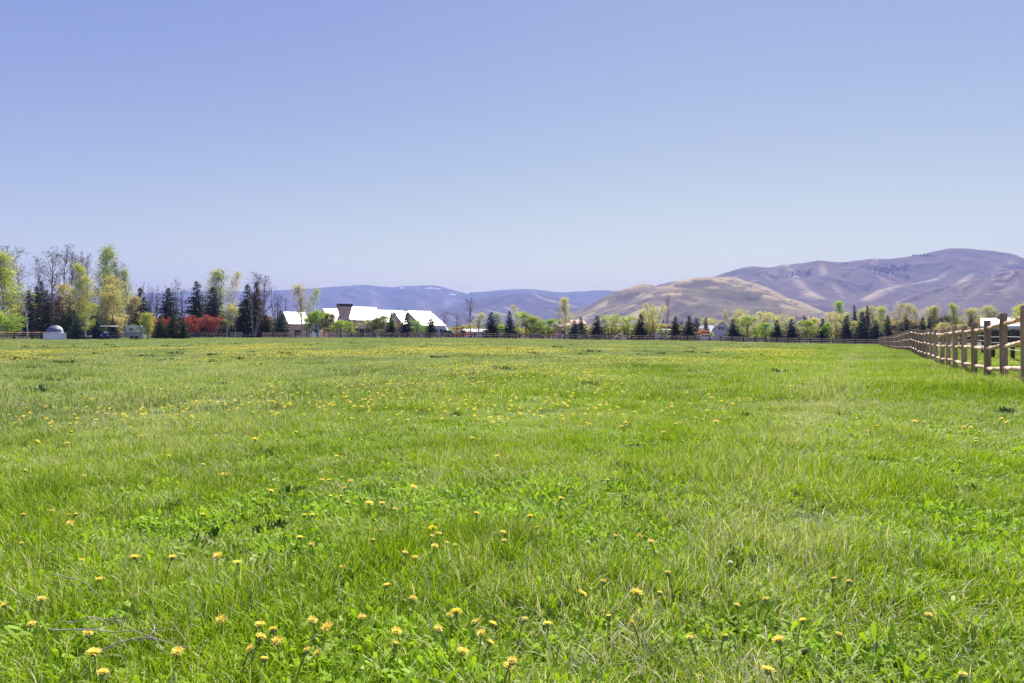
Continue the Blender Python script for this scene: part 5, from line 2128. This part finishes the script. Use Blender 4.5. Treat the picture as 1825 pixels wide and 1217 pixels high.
car(373, 168, (.03, .035, .05), 'dark parked car behind the short fence, below the red shrubs', 'car', 'suv', 1)
car(451, 160, (.03, .032, .06), 'dark blue car in the gravel drive gap, sunlight on its windscreen', 'car', 'sedan', -1, R(10))
car(826, 168, (.42, .03, .04), 'red pickup truck parked behind the far fence', 'pickup truck', 'pickup', 1, R(5))
car(786, 172, (.72, .70, .70), 'white camper van parked right of the big house', 'camper', 'van', 1, R(-8), 0)
car(803, 170, (.12, .09, .09), 'dark car between the white camper and the red truck', 'car', 'suv', 1)
car(1016, 167, (.5, .5, .54), 'silver car passing below the tall pale poplar', 'car', 'sedan', 1, 0, .6)
car(1079, 168, (.5, .52, .55), 'silver grey car below the left green willow', 'car', 'suv', -1, 0, .5)
car(1110, 168, (.75, .70, .70), 'white car below the right green willow', 'car', 'sedan', 1, 0, 0)
car(1189, 176, (.45, .55, .62), 'pale blue van right of the upright golden poplar', 'van', 'van', 1, 0, .1)
car(1200, 168, (.72, .70, .72), 'white car behind the fence below the pointed spruces', 'car', 'sedan', -1, 0, 0)
car(1219, 170, (.20, .16, .19), 'dusky mauve car behind the fence between the pointed spruces', 'car', 'suv', 1, 0, .3)
car(1252, 161, (.70, .74, .80), 'white car close behind the fence in front of the white house', 'car', 'sedan', -1, 0, 0)
car(1313, 162, (.55, .66, .70), 'pale blue pickup truck behind the fence right of the white house', 'pickup truck', 'pickup', -1, 0, .1)


# ------------------------------------------------------------------ hills, mountains and the air between
def seg_field(X, Y, lines):
    """height from ridge lines: crest height less a slope with rounded top"""
    out = np.full(X.shape, -1e9)
    rid = np.zeros(X.shape)
    for (pts, slope, rnd) in lines:
        W = [((px - CX) / F * Z, Z, CAMH - (py - HY) / F * Z) for px, py, Z in pts]
        best = np.full(X.shape, -1e9)
        bd = np.full(X.shape, 1e9)
        for (a, b) in zip(W[:-1], W[1:]):
            dx, dy = b[0] - a[0], b[1] - a[1]
            L2 = dx * dx + dy * dy + 1e-6
            t = np.clip(((X - a[0]) * dx + (Y - a[1]) * dy) / L2, 0, 1)
            d = np.hypot(X - a[0] - t * dx, Y - a[1] - t * dy)
            h = a[2] + (b[2] - a[2]) * t - slope * d * d / (d + rnd)
            bd = np.where(h > best, d, bd)
            best = np.maximum(best, h)
        k = 12.0
        m = best > out
        rid = np.where(m, bd, rid)
        hi, lo = np.maximum(out, best), np.minimum(out, best)
        out = hi + k * np.log1p(np.exp(np.clip((lo - hi) / k, -50, 0)))
    return out, rid


def hill_mat(name, shrub, grass, dark, g_lo, g_hi, sc, green=None):
    m = bpy.data.materials.new(name)
    nt, out = nodes(m)
    at_ = N(nt, 'ShaderNodeAttribute', attribute_name='dry').outputs['Fac']
    sn = N(nt, 'ShaderNodeAttribute', attribute_name='snow').outputs['Fac']
    n1 = noise(nt, sc, 5, mapped(nt, (1, 1, 2.5)))
    n2 = noise(nt, sc * 6, 4)
    n3 = noise(nt, sc * 22, 3)
    f = math_n(nt, 'ADD', math_n(nt, 'ADD', at_, math_n(nt, 'MULTIPLY', math_n(nt, 'SUBTRACT', n1, .5), .9)), math_n(nt, 'MULTIPLY', math_n(nt, 'SUBTRACT', n2, .5), .55))
    c = ramp(nt, f, [(g_lo, shrub), (g_hi, grass)])
    if green:
        n5 = noise(nt, sc * 2.2, 4)
        c = mixc(nt, ramp(nt, n5, [(.45, (0, 0, 0)), (.62, (.5, .5, .5))]), c, green)
    c = mixc(nt, ramp(nt, n2, [(.56, (0, 0, 0)), (.68, (.8, .8, .8))]), c, dark)
    c = mixc(nt, math_n(nt, 'MULTIPLY', n3, .35), c, dark)
    c = mixc(nt, ramp(nt, math_n(nt, 'ADD', sn, math_n(nt, 'MULTIPLY', math_n(nt, 'SUBTRACT', n2, .5), .8)), [(.55, (0, 0, 0)), (1.0, (1, 1, 1))]), c, (.75, .76, .78))
    principled(nt, out, c, .95, .1)
    return m


def terrain(name, label, lines, x0, x1, y0, y1, nx, ny, mat, amp, ns, seed, dry_d, floor=-12, extra=None, det=.0):
    xs, ys = np.linspace(x0, x1, nx), np.linspace(y0, y1, ny)
    X, Y = np.meshgrid(xs, ys)
    wx = (fbm(X, Y, ns * 1.3, seed + 50, 3) - .5) * ns * .5
    wy = (fbm(X, Y, ns * 1.3, seed + 60, 3) - .5) * ns * .5
    Hh, rd = seg_field(X + wx * .3, Y + wy * .3, lines)
    gate_ = np.clip(rd / (ns * .6), 0, 1)
    ero = 1 - np.abs(2 * fbm(X + wx, Y + wy, ns, seed, 4) - 1) * 2
    Hh = Hh + amp * gate_ * (ero - .45) + amp * .25 * gate_ * (fbm(X, Y, ns * .22, seed + 9, 3) - .5)
    rd2 = np.clip(rd / (ns * .3), 0, 1)
    Hh = Hh + amp * det * rd2 * (.5 - np.abs(2 * fbm(X + wx * .5, Y * .7 + wy * .5, ns * .3, seed + 20, 3) - 1) * 1.6)
    Hh = np.maximum(Hh, floor)
    # dry grass on crests, brush in hollows; spur light and shade painted in too
    lap = np.zeros_like(Hh)
    s = max(2, int(ns / (xs[1] - xs[0]) / 6))
    pad = np.pad(Hh, s, mode='edge')
    lap = Hh - (pad[:-2 * s, s:-s] + pad[2 * s:, s:-s] + pad[s:-s, :-2 * s] + pad[s:-s, 2 * s:]) / 4
    dry = np.clip(.5 + lap / (amp * .55), 0, 1) * dry_d[0] + np.clip(1 - rd / dry_d[2], 0, 1) * dry_d[1]
    snow = np.zeros_like(Hh)
    PX, PY = CX + F * X / Y, HY - F * (Hh - CAMH) / Y
    for (sx, sy, ax, ay) in (extra or ()):
        snow = np.maximum(snow, np.clip(1.3 - ((PX - sx) / ax) ** 2 - ((PY - sy) / ay) ** 2, 0, 1))
    i = np.arange(ny - 1)[:, None] * nx + np.arange(nx - 1)[None]
    q = np.stack([i, i + 1, i + nx + 1, i + nx], -1).reshape(-1, 4)
    me = np_mesh(name, np.stack([X, Y, Hh], -1).reshape(-1, 3), quads=q, mats=[mat], smooth=True, attrs={'dry': dry.ravel(), 'snow': snow.ravel()})
    o = link(bpy.data.objects.new(name, me))
    tag(o, label, 'hills', kind='structure')
    return xs, ys, Hh


def line(pts, Z):
    return [(px, py, Z) for px, py in pts]


A_CREST = [(-400, 528), (-200, 524), (0, 524), (160, 525), (240, 523), (285, 522), (330, 519.5), (350, 518.5), (420, 519), (480, 519), (520, 516.5), (560, 514), (600, 511),
           (640, 508.5), (656, 508), (675, 510), (700, 511.5), (708, 512), (716, 510.5), (740, 509.5), (752, 511), (760, 509), (769, 508.5), (783, 510), (791, 512), (800, 515),
           (810, 518), (825, 521), (842, 521), (860, 519.5), (880, 518), (900, 516.5), (920, 515), (940, 515), (956, 516.5), (975, 519.5), (1000, 521), (1015, 521.5), (1030, 520),
           (1050, 519.5), (1063, 518), (1076, 517.8), (1090, 519), (1100, 520.5), (1110, 518), (1140, 521), (1200, 530), (1300, 540)]
rr_ = random.Random(21)
ZA = 8200
lines = [(line(A_CREST, ZA), .30, 120)]
for px in range(-150, 1120, 62):
    y0_ = np.interp(px, [p[0] for p in A_CREST], [p[1] for p in A_CREST])
    dx = rr_.uniform(10, 60)
    lines.append(([(px, y0_ + 2, ZA - 60), (px + dx * .5, y0_ + 22, ZA - 900), (px + dx, y0_ + 52, ZA - 1900)], .42, 80))
M_FAR = hill_mat('far_mountain_brush', (.11, .10, .09), (.30, .25, .19), (.06, .07, .06), .55, .95, .0016)
# late snow in the hollows under the crest
nt = M_FAR.node_tree
terrain('mountains', 'far hazy blue mountain range along the horizon', lines, at(-420, ZA), at(1320, ZA), 5200, 9200, 520, 170, M_FAR, 70, 700, 61, (.7, .15, 150),
        extra=((768, 513.5, 14, 2.2), (717, 513, 6, 1.8), (781, 514.5, 6, 1.6), (806, 524.5, 9, 1.8), (816, 522, 4, 1.4), (746, 519.5, 2, 1.2), (809, 533.5, 3, 1.2)))

B_CREST = [(700, 578), (760, 553), (800, 549), (835, 546), (850, 541), (870, 534.5), (885, 529), (900, 526), (930, 523), (945, 522), (958, 524), (975, 530), (1000, 534), (1020, 541), (1060, 556), (1110, 580)]
ZB = 5600
lines = [(line(B_CREST, ZB), .30, 80)]
for spur in ([(872, 535), (893, 544), (908, 551), (925, 560), (945, 570)], [(930, 524), (950, 538), (972, 550), (985, 556)], [(946, 523), (970, 532), (1000, 540), (1030, 548)],
             [(850, 541), (856, 550), (880, 555), (905, 562)], [(800, 549), (830, 555), (860, 566)], [(760, 553), (790, 560), (815, 572)]):
    n = len(spur)
    lines.append(([(p[0], p[1], ZB - 60 - 1400 * i / n) for i, p in enumerate(spur)], .42, 30))
M_MID = hill_mat('mid_hill_brush', (.10, .082, .08), (.36, .28, .20), (.06, .055, .06), .55, .9, .0025)
terrain('hills', 'blue middle ridge with pale grassy spurs', lines, at(680, ZB), at(1130, ZB), 3600, 6200, 260, 150, M_MID, 36, 380, 71, (.55, .5, 40))

C_CREST = [(1040, 580), (1120, 545), (1170, 515), (1188, 508), (1210, 501), (1232, 497), (1254, 494.8), (1277, 493), (1291, 492.5), (1309, 484), (1331, 477.7), (1342, 477), (1359, 477.7), (1383, 477.7),
           (1400, 473.6), (1424, 469.5), (1457, 466), (1498, 467.5), (1523, 464.5), (1556, 462.3), (1583, 460.5), (1631, 454.5), (1655, 451.2), (1672, 447), (1690, 443.6), (1714, 445.3), (1729, 446.7),
           (1750, 452), (1767, 457.4), (1783, 463.8), (1798, 462), (1825, 462), (1880, 463), (1960, 470), (2080, 490), (2250, 530)]
ZC = 3900
lines = [(line(C_CREST, ZC), .46, 80)]
for spur in ([(1342, 478), (1372, 500), (1410, 522), (1450, 545), (1480, 565)], [(1457, 467), (1470, 490), (1500, 520), (1520, 550)], [(1556, 463), (1545, 480), (1590, 503), (1612, 520), (1640, 545)],
             [(1690, 445), (1700, 470), (1680, 495), (1620, 508), (1575, 515), (1540, 535)], [(1715, 446), (1745, 480), (1720, 505), (1690, 530)], [(1783, 464), (1790, 490), (1770, 520), (1745, 555)],
             [(1880, 463), (1870, 490), (1850, 520), (1830, 550)], [(1400, 474), (1420, 495), (1445, 515), (1462, 532)]):
    n = len(spur)
    lines.append(([(p[0], p[1], ZC - 40 - 1250 * i / n) for i, p in enumerate(spur)], .5, 45))
M_BRUSH = hill_mat('mountain_brush', (.155, .108, .085), (.48, .37, .23), (.07, .058, .055), .52, .98, .003)
cx_, cy_, ch_ = terrain('mountains', 'broad purple brown mountain at the right', lines, at(1040, ZC), at(2260, ZC), 2200, 4500, 400, 240, M_BRUSH, 42, 420, 81, (.65, .35, 45), det=.22)

C2 = [(1470, 585), (1520, 575), (1580, 560), (1631, 543), (1700, 520), (1760, 500), (1825, 484), (1900, 470), (2000, 462), (2120, 470)]
ZC2 = 2700
lines = [(line(C2, ZC2), .34, 60)]
for spur in ([(1700, 520), (1680, 535), (1640, 556)], [(1760, 500), (1735, 525), (1700, 552)], [(1825, 484), (1800, 515), (1770, 550)], [(1900, 470), (1880, 510), (1840, 555)]):
    n = len(spur)
    lines.append(([(p[0], p[1], ZC2 - 30 - 650 * i / n) for i, p in enumerate(spur)], .5, 30))
terrain('hills', 'purple brown shoulder rising to the right edge', lines, at(1460, ZC2), at(2150, ZC2), 1700, 3000, 240, 160, M_BRUSH, 26, 190, 91, (.75, .12, 30), det=.35)

E = [(1120, 540, 2650), (1165, 517, 2650), (1188, 509, 2650), (1210, 502, 2640), (1232, 498, 2630), (1254, 496, 2600), (1277, 494, 2560), (1292, 493.5, 2500), (1306, 494.5, 2440),
     (1330, 503, 2350), (1360, 515, 2260), (1410, 535, 2130), (1460, 556, 2000), (1510, 575, 1900), (1560, 592, 1820)]
D1 = [(900, 602), (940, 592), (1000, 574), (1040, 558), (1075, 540), (1098, 525), (1114, 516.5), (1132, 512), (1148, 509.8), (1163, 512), (1178, 521), (1190, 534)]
D2 = [(1030, 594, 1850), (1090, 567, 1900), (1130, 548, 1940), (1166, 530, 1980), (1200, 513, 2010), (1225, 503.5, 2030), (1245, 498.5, 2045), (1262, 497, 2050), (1285, 501, 2010),
      (1310, 509, 1970), (1335, 519, 1920), (1360, 530, 1870), (1400, 548, 1790), (1450, 570, 1710), (1490, 586, 1650)]
ZD = 2050
lines = [([(p[0], p[1], 2300 + 60 * i / len(D1)) for i, p in enumerate(D1)], .6, 45),
         (D2, .62, 45),
         (E, .6, 40),
         ([(1255, 499, 2045), (1268, 516, 1960), (1290, 539, 1860), (1316, 561, 1770), (1342, 583, 1690)], .40, 45),
         ([(1222, 505, 2028), (1202, 527, 1930), (1176, 552, 1830), (1148, 576, 1740)], .48, 35),
         ([(1185, 521, 1995), (1160, 545, 1890), (1125, 566, 1800), (1095, 584, 1730)], .5, 30),
         ([(1148, 510.5, 2340), (1146, 530, 2230), (1128, 552, 2120), (1098, 574, 1990)], .45, 40),
         ([(1098, 525.5, 2320), (1072, 548, 2200), (1034, 572, 2090)], .5, 30),
         ([(1345, 510, 2305), (1366, 534, 2180), (1392, 556, 2060), (1420, 575, 1960)], .5, 22),
         ([(1330, 517, 1925), (1340, 540, 1830), (1362, 564, 1740), (1384, 582, 1680)], .5, 22)]
M_BROWN = hill_mat('dry_hill_grass', (.135, .105, .08), (.52, .385, .205), (.09, .072, .06), .18, .62, .006, (.26, .24, .11))
terrain('hills', 'bare brown foothill with grassy rounded spurs in front of the mountain', lines, at(880, ZD), at(1600, 2300), 1350, 3000, 320, 260, M_BROWN, 6, 200, 101, (.35, .8, 48), det=.5)


def far_stand():
    """dark conifers in the hollow of the mountain"""
    (tv, tq), (cv, ct) = spruce(1200, 10, 2.4, .2, .8)
    m = leafy('far_conifer', (.04, .06, .055), .1, .6, .2, .1, .05, obcol=False)
    me = np_mesh('far_conifer', cv * np.array([5, 5, 10]), ct, None, [m])
    P = []
    r = np.random.default_rng(8)
    spots = ((1585, 482, 26, 8, 120), (1555, 478, 14, 5, 40), (1650, 457, 20, 2, 40), (1615, 478, 6, 6, 20), (1420, 490, 14, 6, 30), (1440, 485, 8, 4, 14), (1618, 497, 3, 3, 8), (1510, 470, 10, 1, 5))
    for cpx, cpy, sx, sy, n in spots:
        for _ in range(int(n * 2.2)):
            px, py = r.normal(cpx, sx * .6), r.normal(cpy, sy * .6)
            # march the sight line to the slope
            for Z in np.arange(2400, 4300, 15.0):
                x, z = (px - CX) / F * Z, CAMH - (py - HY) / F * Z
                i, j = int((Z - cy_[0]) / (cy_[1] - cy_[0])), int((x - cx_[0]) / (cx_[1] - cx_[0]))
                if 0 <= i < len(cy_) and 0 <= j < len(cx_) and ch_[i, j] > z:
                    P.append((x, Z, ch_[i, j] - 2))
                    break
    P = np.array(P)
    n = len(P)
    s = r.uniform(.7, 1.3, n)
    scatter('conifer_woods', P, np.stack([np.zeros(n), np.zeros(n), r.uniform(0, 6, n)], -1), np.stack([s, s, s], -1), np.zeros(n, int), [me],
            'dark far conifer woods in the hollows of the purple mountain', 'woods')


far_stand()


def haze():
    mb = MB()
    mb.box(-10500, 10500, -4000, 9600, -14, 700)
    m = bpy.data.materials.new('pale_air')
    nt, out = nodes(m)
    v = nt.nodes.new('ShaderNodeVolumePrincipled')
    v.inputs['Color'].default_value = HAZE_COL
    v.inputs['Density'].default_value = HAZE_D
    v.inputs['Anisotropy'].default_value = 0.0
    nt.links.new(v.outputs[0], out.inputs['Volume'])
    o = mb.build('haze', m)
    tag(o, 'thin blue air that fades the far mountains', 'haze', kind='stuff')


HAZE_D = 1.5e-4
HAZE_COL = (.40, .50, 1.0, 1)
haze()
